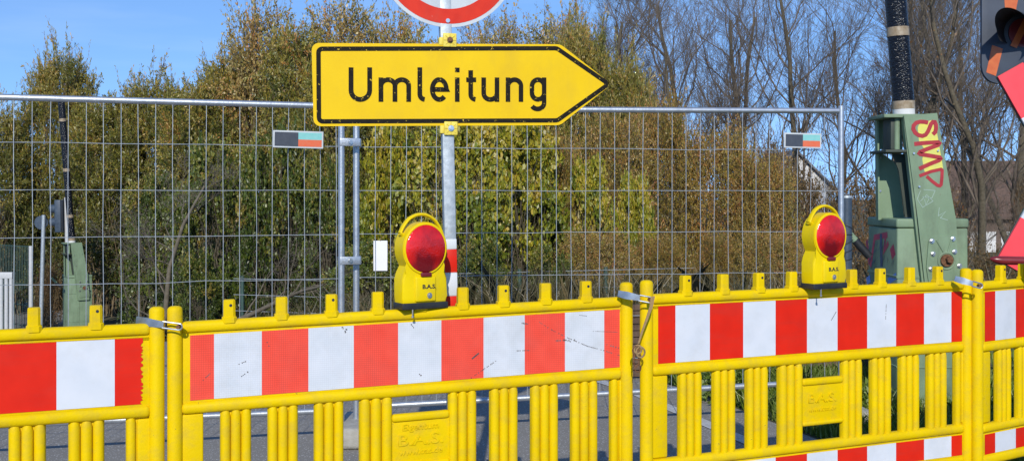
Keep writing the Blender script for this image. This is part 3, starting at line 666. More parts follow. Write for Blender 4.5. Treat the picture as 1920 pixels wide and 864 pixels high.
# ---------------------------------------------------------------- crossing barrier machine
MS = 250.0; MO = at(1720, 770, MS); MO.z = 0
def mx_(x): return (x - 1720) / MS
def mz_(y): return H - (y - HY) / MS
def make_machine():
    root = empty('crossing_machine', MO)
    G = M['green']
    bm = bmesh.new(); xl, xr = mx_(1682), mx_(1815)
    rbox(bm, xl, xr, 0, .68, 0, mz_(428), .012); fin('housing', bm, G, root)
    bm = bmesh.new(); rbox(bm, xl - .006, xr + .006, -.006, .69, mz_(427), mz_(410), .014, 4); fin('housing_lid', bm, G, root)
    bm = bmesh.new(); rbox(bm, xl - .006, xr + .006, -.006, .686, mz_(522), mz_(517), .002, 1); rbox(bm, xl - .006, xr + .006, -.006, .686, mz_(690), mz_(686), .002, 1)
    rbox(bm, xl + .22, xl + .235, -.006, 0.01, .12, mz_(430), .002, 1); fin('seam_strip', bm, G, root)
    bm = bmesh.new(); rbox(bm, xl + .01, xr - .01, .01, .67, -.2, .02, .01); fin('plinth', bm, M['concrete'], root)
    # rear side plate of the lever: stands further back
    ly = .34; k = (MO.y + ly) / MO.y
    def rx(x): return ((x - CX) / F) * (MO.y + ly) - MO.x
    def rz(y): return H - (y - HY) / F * (MO.y + ly)
    bm = bmesh.new(); prism(bm, [(rx(1643), rz(412)), (rx(1696), rz(412)), (rx(1684), rz(316)), (rx(1676), rz(303)), (rx(1650), rz(285)), (rx(1650), rz(280)), (rx(1692), rz(280)), (rx(1690), rz(222)), (rx(1641), rz(226))][::-1], ly, ly + .012)
    fin('rear_plate', bm, G, root)
    bm = bmesh.new(); prism(bm, [(rx(1643), rz(412)), (rx(1646), rz(412)), (rx(1644), rz(226)), (rx(1641), rz(226))][::-1], ly - .05, ly - .0005); fin('flange', bm, G, root)
    # cross pieces between the plates
    fy = -.055
    bm = bmesh.new(); rbox(bm, mx_(1655), mx_(1748), fy + .02, ly - .001, mz_(221), mz_(214.5), .003); fin('top_web', bm, G, root)
    bm = bmesh.new(); rbox(bm, mx_(1658), mx_(1708), fy + .02, ly - .001, mz_(286), mz_(281), .003)
    prism(bm, [(mx_(1682), mz_(288)), (mx_(1707), mz_(288)), (mx_(1722), mz_(408)), (mx_(1706), mz_(408)), (mx_(1694), mz_(320))][::-1], .10, .115, mi=0)
    rbox(bm, mx_(1672), mx_(1680), .02, .2, mz_(280), mz_(222), .003)
    fin('inner_web', bm, M['shaded_green'], root)
    bm = bmesh.new(); tube(bm, [(mx_(1684), .03, mz_(280)), (mx_(1684), .03, mz_(222))], .022, 12); fin('inner_rod', bm, G, root)
    # front lever arm
    arm = [(mx_(1690), mz_(218)), (mx_(1752), mz_(213)), (mx_(1758), mz_(250)), (mx_(1787), mz_(410)), (mx_(1794), mz_(530)), (mx_(1796), mz_(560)), (mx_(1732), mz_(560)), (mx_(1728), mz_(520)), (mx_(1716), mz_(410))]
    bm = bmesh.new(); prism(bm, arm[::-1], fy, fy + .014, bevel=.0)
    prism(bm, [(mx_(1690), mz_(220)), (mx_(1693.5), mz_(220)), (mx_(1732), mz_(560)), (mx_(1728), mz_(558))], fy + .0142, fy + .07)
    am = fin('lever_arm', bm, G, root, ang=30)
    bm = bmesh.new()
    pl = roundpoly([(mx_(1735), mz_(452)), (mx_(1745), mz_(444)), (mx_(1786), mz_(440)), (mx_(1797), mz_(540)), (mx_(1738), mz_(545)), (mx_(1731), mz_(500))], [.02, .02, .01, .01, .01, .02])
    prism(bm, pl[::-1], fy - .012, fy - .0005, bevel=.003)
    tube(bm, [(mx_(1750), fy - .013, mz_(450)), (mx_(1764), fy - .013, mz_(474))], .007, 8); tube(bm, [(mx_(1778), fy - .013, mz_(447)), (mx_(1770), fy - .013, mz_(474))], .007, 8)
    tube(bm, [(mx_(1768) + .062 * math.cos(R(a)), fy - .013, mz_(488) + .062 * math.sin(R(a))) for a in range(0, 361, 20)], .007, 8, cap=False)
    pv = fin('pivot_plate', bm, G, am)
    for x, y in ((1741, 451), (1743, 475), (1739, 503), (1780, 447), (1783, 471), (1792, 497)):
        bm = bmesh.new(); tube(bm, [(mx_(x), fy - .018, mz_(y)), (mx_(x), fy - .012, mz_(y))], .019, 14); tube(bm, [(mx_(x), fy - .034, mz_(y)), (mx_(x), fy - .017, mz_(y))], .012, 6); fin('bolt', bm, M['chrome'], am)
    bm = bmesh.new(); tube(bm, [(mx_(1768), fy - .03, mz_(487)), (mx_(1768), fy - .012, mz_(487))], .046, 20); tube(bm, [(mx_(1771), fy - .06, mz_(485)), (mx_(1770), fy - .028, mz_(486))], .026, 6); fin('pivot_nut', bm, M['rust'], am)
    for x, y in ((1708, 288), (1753, 283), (1718, 350), (1651, 296), (1650, 358)):
        bm = bmesh.new()
        if x > 1700: tube(bm, [(mx_(x), fy - .012, mz_(y)), (mx_(x), fy, mz_(y))], .008, 8)
        else: tube(bm, [(rx(x), ly - .012, rz(y)), (rx(x), ly, rz(y))], .009, 8)
        fin('rivet', bm, M['chrome'], am)
    # boom
    by = .13
    bb = empty('boom'); bb.parent = root
    bpt = lambda x, y: (((x - CX) / F) * (MO.y + by) - MO.x, by, H - (y - HY) / F * (MO.y + by))
    r1 = .079
    segs = [((1695, 216), (1694.5, 205), 'pale', r1 + .002), ((1694.5, 205), (1694, 190), 'tape', r1 + .004), ((1694, 190), (1684, 68), 'wrap', r1), ((1684, 69), (1683.2, 52), 'tape', r1 + .004), ((1683.2, 54), (1664.5, -205), 'wrap', r1), ((1664.6, -204), (1663.5, -222), 'tape', r1 + .004), ((1663.6, -221), (1643, -500), 'wrap', r1), ((1643.1, -499), (1642, -516), 'tape', r1 + .004), ((1642.1, -515), (1632, -645), 'wrap', r1)]
    for a, b_, mm, rr in segs:
        bm = bmesh.new(); tube(bm, [bpt(*a), bpt(*b_)], rr, 24)
        nm = {'wrap': 'foil_wrap', 'tape': 'tape_ring', 'pale': 'boom_end'}[mm]
        fin(nm, bm, M['wrap'] if mm == 'wrap' else M['tape'] if mm == 'tape' else M['plaster'], bb)
    # counterweight rod at the left
    bm = bmesh.new(); tube(bm, [(mx_(1596), .25, mz_(425)), (mx_(1640), .25, mz_(472))], .028, 12); fin('side_rod', bm, G, root)
    bm = bmesh.new(); tube(bm, [(mx_(1622), .25, mz_(453)), (mx_(1650), .25, mz_(484))], .031, 12); fin('rod_sleeve', bm, M['black'], root)
    return root
machine = make_machine()
tag(machine, 'large pale green crossing barrier machine with red graffiti and upright black wrapped boom', 'machine', 'level crossing machines')
m2 = copy_tree(machine)
p2 = at(142, 600, 78)
m2.location = (p2.x, p2.y, -1.755); m2.rotation_euler = (0, 0, R(34)); 
tag(m2, 'small far green crossing barrier machine seen through the left fence panel', 'machine', 'level crossing machines')
# graffiti on the near machine only
fyw = MO.y - .055
PG = Plane((MO.x, fyw, 0), 0)
def G1(zx, zy): return PG.uz(1580 + zx / 2.541, 200 + zy / 2.541)
arm_o = [c for c in machine.children if c.name.startswith('lever_arm')][0]
bm = bmesh.new(); yy = -.0555
def G2(zx, zy): return PG.uz(1690 + zx / 5.4, 210 + zy / 5.4)
f = bm.faces.new([bm.verts.new((p_[0], yy, p_[1])) for p_ in roundpoly([G2(185, 110), G2(338, 78), G2(424, 575), G2(235, 612), G2(212, 480), G2(235, 380), G2(178, 290), G2(165, 160)], .012)]); f.material_index = 1
for k, st in enumerate([[(270, 110), (235, 102), (190, 100), (150, 110), (124, 138), (120, 172), (140, 212), (175, 236), (212, 244), (245, 232), (268, 200), (285, 160), (298, 125), (318, 102), (338, 104), (349, 130), (350, 170), (342, 205), (318, 228)],
           [(130, 325), (250, 313), (372, 307), (384, 318), (372, 335), (270, 372), (190, 405), (182, 418), (195, 428), (300, 445), (388, 460), (396, 472), (380, 490), (280, 530), (180, 575)],
           [(182, 648), (300, 602), (400, 580), (412, 590), (410, 660), (402, 735), (388, 748), (365, 742), (310, 700), (255, 650)]]):
    ribbon(bm, [G2(*q) for q in st], .030 if k < 2 else .024, yy - .0006 - k * .0002)
fin_flat('graffiti', bm, [M['graf_red'], M['graf_yellow']], arm_o)
bm = bmesh.new(); rg = random.Random(5)
for st in ([(370, 400), (355, 440), (380, 480), (430, 450), (400, 420), (370, 450)], [(385, 395), (440, 400), (425, 435), (380, 430)], [(390, 440), (395, 470), (415, 430)], [(460, 480), (455, 520), (490, 500), (465, 530), (500, 540)]):
    ribbon(bm, [G1(*q) for q in st], .0045, yy - .0004)
fin_flat('pale_scribble', bm, M['graf_pale'], arm_o)
# side face scribbles: the left side of the housing (plane x = const)
hx = mx_(1682) - .0015
bm = bmesh.new()
def side_pt(x, y):   # picture point on the left side face
    Y = (MO.x + hx) * F / (x - CX); return (Y - MO.y, H - (y - HY) * Y / F)
def side_ribbon(pts, w, mi, e=0):
    tmp = bmesh.new(); ribbon(tmp, [side_pt(*q) for q in pts], w, 0); me_ = bpy.data.meshes.new('t'); tmp.to_mesh(me_); tmp.free()
    vs = [bm.verts.new((hx - .0004 * e, v.co.x, v.co.z)) for v in me_.vertices]
    for pl_ in me_.polygons:
        f_ = bm.faces.new([vs[i] for i in pl_.vertices]); f_.material_index = mi
    bpy.data.meshes.remove(me_)
for k, (pts, w, mi) in enumerate([([(1625, 450), (1630, 495)], .05, 0), ([(1632, 500), (1640, 445), (1664, 440)], .045, 0), ([(1672, 462), (1676, 482)], .09, 0), ([(1652, 438), (1653, 500)], .055, 1), ([(1661, 440), (1658, 470), (1666, 455)], .04, 2)] ):
    side_ribbon(pts, w, mi, k)
for k in range(16):
    x = rg.uniform(1628, 1678); y = rg.uniform(445, 490); side_ribbon([(x, y), (x - rg.uniform(2, 6), y + rg.uniform(8, 18)), (x - rg.uniform(-1, 3), y + rg.uniform(2, 5))], .007, 1, 6 + k * .2)
side_ribbon([(1625, 527), (1632, 522)], .06, 3, 2); side_ribbon([(1665, 527), (1681, 517)], .05, 3, 2)
me_ = bpy.data.meshes.new('side_graffiti'); bm.to_mesh(me_); bm.free()
hs_ = [c for c in machine.children if c.name.startswith('housing') and 'lid' not in c.name][0]
link('side_graffiti', me_, [M['graf_pink'], M['graf_blue'], M['graf_pink'], M['graf_sky']], hs_)

# ---------------------------------------------------------------- crossing signal and cross at the right edge
CS = 250.0
p = at(1900, 60, 243)
r_ = empty('crossing_signal', (p.x, p.y, 0)); tag(r_, 'dark signal board with a hooded lamp crossed out by orange tape, top right corner', 'signal')
def q_(x, y): return ((x - 1900) / 243, H - (y - HY) / 243)
bm = bmesh.new()
prism(bm, roundpoly([q_(1841, -190), q_(1841, 157), q_(1985, 157), q_(1985, -190)], [.12, .13, .13, .12], 8), 0, .03, bevel=.004)
fin('backboard', bm, M['board'], r_)
bm = bmesh.new(); rr = .142; cx_, cz_ = q_(1917, 62)
n = 26; ring = []
dirx = Vector((-.34, -.50, -.03)); 
for k in range(n + 1):
    a = R(-35 + 250 * k / n)
    v0 = Vector((cx_ + rr * math.cos(a), -.001, cz_ + rr * math.sin(a))); ln_ = .45 + .55 * max(0, math.sin(a)); v1 = v0 + dirx * ln_
    ring.append((v0, v1))
for off in (0, -.006):
    vs = [(bm.verts.new(a + Vector(((cx_ - a.x), 0, (cz_ - a.z))) * (-off)), bm.verts.new(b_ + Vector(((cx_ - a.x), 0, (cz_ - a.z))) * (-off))) for a, b_ in ring]
    for k in range(n): bm.faces.new((vs[k][0], vs[k + 1][0], vs[k + 1][1], vs[k][1]))
fin('lamp_hood', bm, M['black'], r_)
bm = bmesh.new(); tube(bm, [(cx_, -.002, cz_), (cx_, -.012, cz_)], .11, 28); fin('lamp_glass', bm, M['dkred'], r_)
bm = bmesh.new()
def quad(bm, pts, y, mi=0):
    f = bm.faces.new([bm.verts.new((*((q_(*a)[0],)), y, q_(*a)[1])) for a in pts]); f.material_index = mi
quad(bm, [(1882, -12), (1911, -12), (1903, 28), (1885, 28)], -.0025)
fin_flat('orange_tape', bm, M['or_tape'], r_)
bm = bmesh.new(); quad(bm, [(1860, 85), (1880, 92), (1867, 143), (1849, 136)], -.0025)
fin_flat('orange_tape', bm, M['or_tape'], r_)
bm = bmesh.new(); 
f = bm.faces.new([bm.verts.new(c) for c in ((cx_ - .10, -.014, cz_ - .10), (cx_ - .05, -.014, cz_ - .12), (cx_ + .06, -.014, cz_ + .10), (cx_ + .01, -.014, cz_ + .12))]); fin_flat('orange_tape', bm, M['or_tape'], r_)
bm = bmesh.new(); tube(bm, [((1998 - 1900) / 243, .06, 0), ((1998 - 1900) / 243, .06, 3.3)], .045, 16); fin('mast', bm, M['galv'], r_)
bm = bmesh.new()
p = at(1998, 315, 258); c_ = empty('crossing_cross', p); tag(c_, 'red and white diagonal crossing board cut by the right edge of the photo', 'sign')
bm.free()
sc_ = (p.y - .25) / F
U = .87 * .97; W = .105
for sgn in (1, -1):
    d = Vector((.49, sgn * .87)).normalized(); nrm = Vector((-d.y, d.x))
    bm = bmesh.new()
    cut = .47
    for a, b_, mi in ((-.82, -cut, 0), (-cut, cut, 1), (cut, .82, 0)):
        poly = [d * a - nrm * W, d * b_ - nrm * W, d * b_ + nrm * W, d * a + nrm * W]
        prism(bm, [(q.x, q.y) for q in poly], 0 + (.004 if sgn > 0 else -.004), .02 + (.004 if sgn > 0 else -.0045), mi=mi)
    ar = fin('cross_arm', bm, [M['pink'], M['white']], c_, ang=20)
    bm = bmesh.new()
    poly = [d * -.823 - nrm * (W + .004), d * .823 - nrm * (W + .004), d * .823 + nrm * (W + .004), d * -.823 + nrm * (W + .004)]
    prism(bm, [(q.x, q.y) for q in poly], .022 + (.004 if sgn > 0 else -.002), .03 + (.004 if sgn > 0 else -.002)); fin('backing', bm, M['fencegreen'], ar)
p = at(1887, 488, 268)
r_ = empty('red_bar', p); tag(r_, 'dark red bar with a rounded pointed end across the lower cross tip', 'bar')
bm = bmesh.new(); tube(bm, [(-.115, 0, .012), (-.108, 0, .011), (-.08, 0, .006), (-.04, 0, 0), (.3, 0, -.006)], [.004, .012, .024, .030, .030], 16); fin('bar', bm, M['dkred'], r_)
bm = bmesh.new(); tube(bm, [(.28, 0, -.03), (.28, 0, -p.z)], .03, 12); fin('stand', bm, M['galv'], r_)

# ---------------------------------------------------------------- low timber wall
r_ = empty('timber_wall', (0, 0, 0)); A = at(1180, 700, 214); B = at(1690, 690, 208)
d = Vector((B.x - A.x, B.y - A.y)); r_.location = (A.x, A.y, 0); r_.rotation_euler = (0, 0, math.atan2(d.y, d.x))
tag(r_, 'low wall of stacked brown weathered boards seen through the barrier gaps', 'wall')
for k in range(11):
    bm = bmesh.new(); j = random.uniform(-.006, .006); rbox(bm, random.uniform(-.02, .02), d.length, j, .05 + j, .02 + .058 * k, .02 + .058 * k + .052, .005, 1); fin('board', bm, M['wood'], r_)

# ---------------------------------------------------------------- far left furniture
gz = lambda s: -1.755
def yfar(s): return F / s
r_ = empty('pipe_gate', (at(12, 0, 80).x, F / 80, -1.72)); tag(r_, 'pale gate of upright pipes at the far left behind the fence', 'gate')
t_ = H - (510 - HY) / 80 + 1.72
bm = bmesh.new(); rbox(bm, -.9, .15, -.04, .04, t_ - .15, t_, .01); fin('header', bm, M['palepipe'], r_)
for x in (-.7, -.5, -.3, -.12, .0, .11):
    bm = bmesh.new(); tube(bm, [(x, 0, 0), (x, 0, t_ - .15)], .045, 10); fin('pipe', bm, M['palepipe'], r_)
r_ = empty('grey_pole', (at(76, 0, 80).x, F / 80, -1.75), (0, R(1.5), 0)); tag(r_, 'thin grey pole with a small round plate on top, far left', 'pole')
h_ = H - (403 - HY) / 80 + 1.75
bm = bmesh.new(); tube(bm, [(0, 0, 0), (0, 0, h_)], .045, 12); fin('shaft', bm, M['galv'], r_)
bm = bmesh.new(); tube(bm, [(-.08, .05, h_ - .18), (-.08, .09, h_ - .18)], .16, 20); fin('plate', bm, M['navy'], r_)
A = at(-30, 0, 74); B = at(58, 0, 78)
r_ = empty('wire_fence', (A.x, A.y, -1.75)); tag(r_, 'low dark mesh fence with a pale corner post at the far left', 'fence')
d = Vector((B.x - A.x, B.y - A.y)); r_.rotation_euler = (0, 0, math.atan2(d.y, d.x)); h_ = H - (461 - HY) / 78 + 1.75
bm = bmesh.new(); tube(bm, [(d.length, 0, 0), (d.length, 0, h_)], .05, 10); fin('corner_post', bm, M['palepipe'], r_)
bm = bmesh.new()
for k in range(30): x = d.length * k / 30; tube(bm, [(x, 0, 0), (x, 0, h_)], .008, 4)
for z in (.2, .7, 1.2, h_ - .02): tube(bm, [(0, 0, z), (d.length, 0, z)], .012, 4)
fin('mesh', bm, M['fencegreen'], r_)
r_ = empty('far_signal', (at(130, 0, 74).x, F / 74, -1.75), (0, R(-1.2), 0)); tag(r_, 'black signal lamps seen from the side on a white pole behind the far machine', 'signal')
h_ = H - (370 - HY) / 74 + 1.75
bm = bmesh.new(); tube(bm, [(0, 0, 0), (0, 0, h_)], .06, 12); fin('pole', bm, M['palepipe'], r_)
bm = bmesh.new(); rbox(bm, -.24, -.08, -.2, .2, h_ - .88, h_ - .06, .02); fin('housing', bm, M['navy'], r_)
for z in (h_ - .28, h_ - .62):
    bm = bmesh.new(); tube(bm, [(-.42, 0, z), (-.22, 0, z)], [.10, .12], 14); fin('lamp_hood', bm, M['navy'], r_)
# green wire fence in the middle distance
for (x0, x1, s0, s1, posts, lab) in ((440, 700, 100, 104, (455,), 'dark green wire fence post at the foot of the left hedge'), (860, 1300, 112, 104, (968, 1128), 'dark green wire fence at the foot of the yellow green bush')):
    A = at(x0, 0, s0); B = at(x1, 0, s1); d = Vector((B.x - A.x, B.y - A.y)); r_ = empty('wire_fence', (A.x, A.y, 0), (0, 0, math.atan2(d.y, d.x))); tag(r_, lab, 'fence')
    zt = .35 if x0 > 800 else .1
    for x in posts:
        t = (x - x0) / (x1 - x0) * d.length; bm = bmesh.new(); tube(bm, [(t, 0, -1.8), (t, 0, zt)], .035, 8); fin('post', bm, M['fencegreen'], r_)
    bm = bmesh.new()
    for z in (zt - .05, zt - .35, zt - .65): tube(bm, [(0, -.04, z), (d.length, -.04, z)], .006, 4)
    fin('wires', bm, M['wire'], r_)

# ---------------------------------------------------------------- ground and road
def grid(name, xs, ys, m, dz=0, clipf=None):
    me = bpy.data.meshes.new(name); vs = [(x, y, ground_z(x, y) + dz) for y in ys for x in xs]; nx = len(xs); fs = []
    for j in range(len(ys) - 1):
        for i in range(nx - 1): fs.append((j * nx + i, j * nx + i + 1, (j + 1) * nx + i + 1, (j + 1) * nx + i))
    me.from_pydata(vs, [], fs); me.update(); me.polygons.foreach_set('use_smooth', [True] * len(me.polygons))
    return tag(link(name, me, m), kind='structure')
ys = [-30, -10, 0, 5, 10.5] + [10.5 + 15.5 * k / 16 for k in range(1, 17)] + [40, 80, 200, 700]
grid('ground', [-500, -60, -20, -10, 0, 10, 20, 60, 500], ys, M['soil'], -.004)
def road_r(y):      # right kerbless edge of the road
    pts = [(-30, 9.0), (2.0, 3.6), (7.1, 2.1), (9.17, 1.48), (10.5, .9), (14, -.9), (20, -4.6), (26, -8.5), (40, -18)]
    for i in range(len(pts) - 1):
        if y <= pts[i + 1][0]: t = (y - pts[i][0]) / (pts[i + 1][0] - pts[i][0]); return pts[i][1] + t * (pts[i + 1][1] - pts[i][1])
    return pts[-1][1]
yr = [-30, -10, 0, 2, 4, 6, 7.1, 8, 9.17, 10.5] + [10.5 + 15.5 * k / 16 for k in range(1, 17)] + [40]
def strip(name, f0, f1, m, dz):
    me = bpy.data.meshes.new(name); vs = []; fs = []
    for y in yr: vs += [(f0(y), y, ground_z(0, y) + dz), (f1(y), y, ground_z(0, y) + dz)]
    for j in range(len(yr) - 1): fs.append((2 * j, 2 * j + 1, 2 * j + 3, 2 * j + 2))
    me.from_pydata(vs, [], fs); return tag(link(name, me, m), kind='structure')
strip('road', lambda y: road_r(y) - 9.5, road_r, M['asphalt'], .004)
strip('road_marking', lambda y: road_r(y) - .56, lambda y: road_r(y) - .44, M['paint'], .009)

# ---------------------------------------------------------------- vegetation
def mesh_np(name, V, faces_n, k, tint=None):
    me = bpy.data.meshes.new(name); nv = len(V); me.vertices.add(nv); me.vertices.foreach_set('co', V.astype(np.float32).ravel())
    me.loops.add(faces_n.size); me.loops.foreach_set('vertex_index', faces_n.astype(np.int32).ravel())
    nf = len(faces_n); me.polygons.add(nf); me.polygons.foreach_set('loop_start', np.arange(0, nf * k, k, dtype=np.int32))
    if tint is not None:
        a = me.attributes.new('tint', 'FLOAT', 'FACE'); a.data.foreach_set('value', tint.astype(np.float32))
    me.update(calc_edges=True); return me
def unit(v): return v / np.maximum(1e-9, np.linalg.norm(v, axis=1, keepdims=True))
def leaves(name, C, D, ln, wd, tint, rg):
    n = len(C); a = unit(D + rg.normal(0, .55, (n, 3))); b_ = unit(np.cross(a, rg.normal(0, 1, (n, 3))))
    sz = rg.uniform(.45, 1.0, n) ** 1.3 * 1.45; l = (ln * sz)[:, None]; w = (wd * sz * rg.uniform(.8, 1.2, n))[:, None]
    V = np.stack([C - a * l * .1, C + a * l * .45 + b_ * w * .5, C + a * l, C + a * l * .45 - b_ * w * .5], 1).reshape(-1, 3)
    return mesh_np(name, V, np.arange(4 * n).reshape(-1, 4), 4, tint)
def tubes_np(name, P, rad, sides=3):
    # P: (n, m, 3) polylines, rad: (n, m)
    n, m_, _ = P.shape; T = np.gradient(P, axis=1); T = T / np.maximum(1e-9, np.linalg.norm(T, axis=2, keepdims=True))
    ref = np.tile(np.array([.31, .87, .21]), (n, m_, 1)); A = np.cross(T, ref); A /= np.maximum(1e-9, np.linalg.norm(A, axis=2, keepdims=True)); B = np.cross(T, A)
    V = np.stack([P + (A * math.cos(2 * math.pi * k / sides) + B * math.sin(2 * math.pi * k / sides)) * rad[..., None] for k in range(sides)], 2)
    idx = np.arange(n * m_ * sides).reshape(n, m_, sides); fs = []
    for k in range(sides): k2 = (k + 1) % sides; fs.append(np.stack([idx[:, :-1, k], idx[:, :-1, k2], idx[:, 1:, k2], idx[:, 1:, k]], -1).reshape(-1, 4))
    return V.reshape(-1, 3), np.concatenate(fs)
def join_tubes(name, parts):
    Vs = []; Fs = []; o = 0
    for V, F_ in parts: Vs.append(V); Fs.append(F_ + o); o += len(V)
    me = mesh_np(name, np.concatenate(Vs), np.concatenate(Fs), 4); me.polygons.foreach_set('use_smooth', [True] * len(me.polygons)); return me

def shrub_mesh(seed, Hh, Rx, Ry, nl, sh_per, sh_len, lp, ln, wd, up=.5, tmean=.45, tvar=.2, top_shift=.25, lump=.45, leader=25, leader_len=1.2, twig_r=.006, shape='dome', leader_lp=1.0, z0=.04, low=0.0):
    """foliage + stems of a shrub: clumps of leafy shoots spread through the crown volume"""
    rg = np.random.default_rng(seed)
    # clump centres
    z = z0 + (.93 - z0) * rg.uniform(0, 1, nl) ** .85
    if shape == 'dome': prof = np.sqrt(np.maximum(.03, 1 - (np.maximum(0, z - .25) / .78) ** 2))
    elif shape == 'cone': prof = np.maximum(.08, 1 - z) ** .75
    else: prof = np.maximum(.15, np.sin(np.pi * np.clip(z * .75 + .2, 0, 1)))
    rad = np.sqrt(rg.uniform(.12, 1, nl)) * prof * rg.uniform(.8, 1.12, nl); ang = rg.uniform(0, 2 * np.pi, nl)
    C = np.stack([Rx * rad * np.cos(ang), Ry * rad * np.sin(ang), z * Hh], 1)
    lt = rg.normal(0, tvar, nl)
    li = np.repeat(np.arange(nl), sh_per); ns = len(li)
    out = unit(C * np.array([1 / Rx, 1 / Ry, .0]) + 1e-6)
    D = unit(rg.normal(0, 1, (ns, 3)) * .8 + out[li] * .55 + np.array([0, 0, up]))
    S0 = C[li] + rg.normal(0, lump * .28, (ns, 3)); Ls = sh_len * rg.uniform(.5, 1.25, ns)
    # leaders standing out of the outline
    nle = leader; a2_ = rg.uniform(0, 2 * np.pi, nle); r2_ = np.sqrt(rg.uniform(0, 1, nle)) * .85
    zz = np.sqrt(np.maximum(.05, 1 - r2_ ** 2)) * .9 if shape != 'cone' else (1 - r2_) * .9
    S1 = np.stack([Rx * r2_ * np.cos(a2_), Ry * r2_ * np.sin(a2_), Hh * zz], 1); D1 = unit(rg.normal(0, .28, (nle, 3)) + np.array([0, 0, 1])); L1_ = leader_len * rg.uniform(.5, 1.2, nle)
    # side shoots of leaders
    k = 7; tt = rg.uniform(.15, .95, (nle, k)); S2 = (S1[:, None] + D1[:, None] * (L1_[:, None] * tt)[..., None]).reshape(-1, 3)
    D2 = unit((D1[:, None] * .9 + rg.normal(0, .6, (nle, k, 3))).reshape(-1, 3)); L2_ = (.42 * L1_[:, None] * (1.1 - tt)).reshape(-1) + .08
    SS = np.concatenate([S0, S1, S2]); DD = np.concatenate([D, D1, D2]); LL = np.concatenate([Ls, L1_, L2_])
    tb = np.concatenate([lt[li], rg.normal(0, tvar, nle), rg.normal(0, tvar, nle * k)])
    cnt = np.maximum(2, (LL * lp * np.concatenate([np.ones(ns), np.full(nle + nle * k, leader_lp)])).astype(int)); idx = np.repeat(np.arange(len(SS)), cnt)
    t = rg.uniform(.05, 1, len(idx)); cur = rg.normal(0, .12, (len(SS), 3)) + np.array([0, 0, .10])
    P = SS[idx] + DD[idx] * (LL[idx] * t)[:, None] + cur[idx] * (LL[idx] * t ** 2)[:, None] + rg.normal(0, .022, (len(idx), 3))
    tint = np.clip(tmean + tb[idx] + rg.normal(0, .13, len(idx)) + top_shift * np.clip(P[:, 2] / Hh - .55, -.2, 1) - low * np.clip(.55 - P[:, 2] / Hh, 0, .5), 0, 1)  # low darkens the lower leaves: shade inside the crown put into their tint
    lm = leaves('foliage', P, DD[idx], ln, wd, tint, rg)
    # twigs
    ts = np.linspace(0, 1, 3); Pt = SS[:, None] + DD[:, None] * (LL[:, None] * ts)[..., None] + cur[:, None] * (LL[:, None] * ts ** 2)[..., None]
    parts = [tubes_np('', Pt, np.tile(np.array([1, .7, .3]) * twig_r, (len(SS), 1)))]
    # limbs from the base to the clumps
    nb = min(nl, 60); sel = rg.choice(nl, nb, replace=False); base = rg.normal(0, 1, (nb, 3)) * np.array([Rx * .35, Ry * .25, 0]); ts = np.linspace(0, 1, 6)
    mid = base + (C[sel] - base) * np.array([.35, .35, .55]); 
    Q = (base[:, None] * ((1 - ts) ** 2)[None, :, None] + mid[:, None] * (2 * ts * (1 - ts))[None, :, None] + C[sel][:, None] * (ts ** 2)[None, :, None]) + rg.normal(0, .03, (nb, 6, 3))
    Q[:, 0, 2] = -.1
    parts.append(tubes_np('', Q, np.tile(np.linspace(.024, .008, 6), (nb, 1)), 5))
    lead = np.stack([base[rg.integers(0, nb, nle)], S1], 1); ts = np.linspace(0, 1, 5); Q = lead[:, :1] + (lead[:, 1:] - lead[:, :1]) * ts[None, :, None] + rg.normal(0, .04, (nle, 5, 3))
    parts.append(tubes_np('', Q, np.tile(np.linspace(.020, .007, 5), (nle, 1)), 4))
    return lm, join_tubes('stems', parts)
protos = {}
def shrub_kind(key, m, bark, **kw):
    lm, sm = shrub_mesh(**kw); lm.materials.append(m); sm.materials.append(bark); protos[key] = (lm, sm, kw['Hh'], kw['Rx'])
def plant(kind, name, x, ytop, s, hw, label, cat, group, rot=0, gz_=None, depth=1.0):
    lm, sm, Hh, Rx = protos[kind]
    X = (x - CX) / s; Yd = F / s; g = ground_z(X, Yd) if gz_ is None else gz_
    top = H - (ytop - HY) / s; k = (top - g) / Hh; kx = hw / s / Rx
    root = empty(name, (X, Yd, g), (0, 0, rot)); root.scale = (kx, kx * depth, k)
    a = bpy.data.objects.new('foliage', lm); b_ = bpy.data.objects.new('stems', sm)
    for o in (a, b_): COL.objects.link(o); o.parent = root
    tag(root, label, cat, group); return root
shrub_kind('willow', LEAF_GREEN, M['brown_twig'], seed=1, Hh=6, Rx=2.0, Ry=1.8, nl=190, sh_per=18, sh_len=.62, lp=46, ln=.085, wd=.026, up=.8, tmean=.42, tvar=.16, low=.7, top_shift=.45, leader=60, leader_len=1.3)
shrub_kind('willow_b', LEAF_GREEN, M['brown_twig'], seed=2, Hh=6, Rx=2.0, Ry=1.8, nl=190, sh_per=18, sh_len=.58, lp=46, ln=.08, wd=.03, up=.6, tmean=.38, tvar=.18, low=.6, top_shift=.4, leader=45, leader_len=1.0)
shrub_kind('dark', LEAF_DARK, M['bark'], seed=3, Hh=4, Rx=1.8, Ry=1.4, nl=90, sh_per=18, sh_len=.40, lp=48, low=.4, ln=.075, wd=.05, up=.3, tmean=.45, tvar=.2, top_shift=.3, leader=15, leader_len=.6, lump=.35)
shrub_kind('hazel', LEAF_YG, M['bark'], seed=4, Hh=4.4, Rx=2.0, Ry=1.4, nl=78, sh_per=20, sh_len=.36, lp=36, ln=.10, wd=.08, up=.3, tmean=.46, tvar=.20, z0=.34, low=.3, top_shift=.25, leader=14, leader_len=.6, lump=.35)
shrub_kind('birch', LEAF_ORANGE, M['brown_twig'], seed=5, Hh=7.5, Rx=1.6, Ry=1.4, nl=130, sh_per=10, sh_len=.75, lp=26, ln=.07, wd=.045, up=1.0, tmean=.40, tvar=.2, top_shift=.2, leader=40, leader_len=1.5, shape='dome', leader_lp=.6)
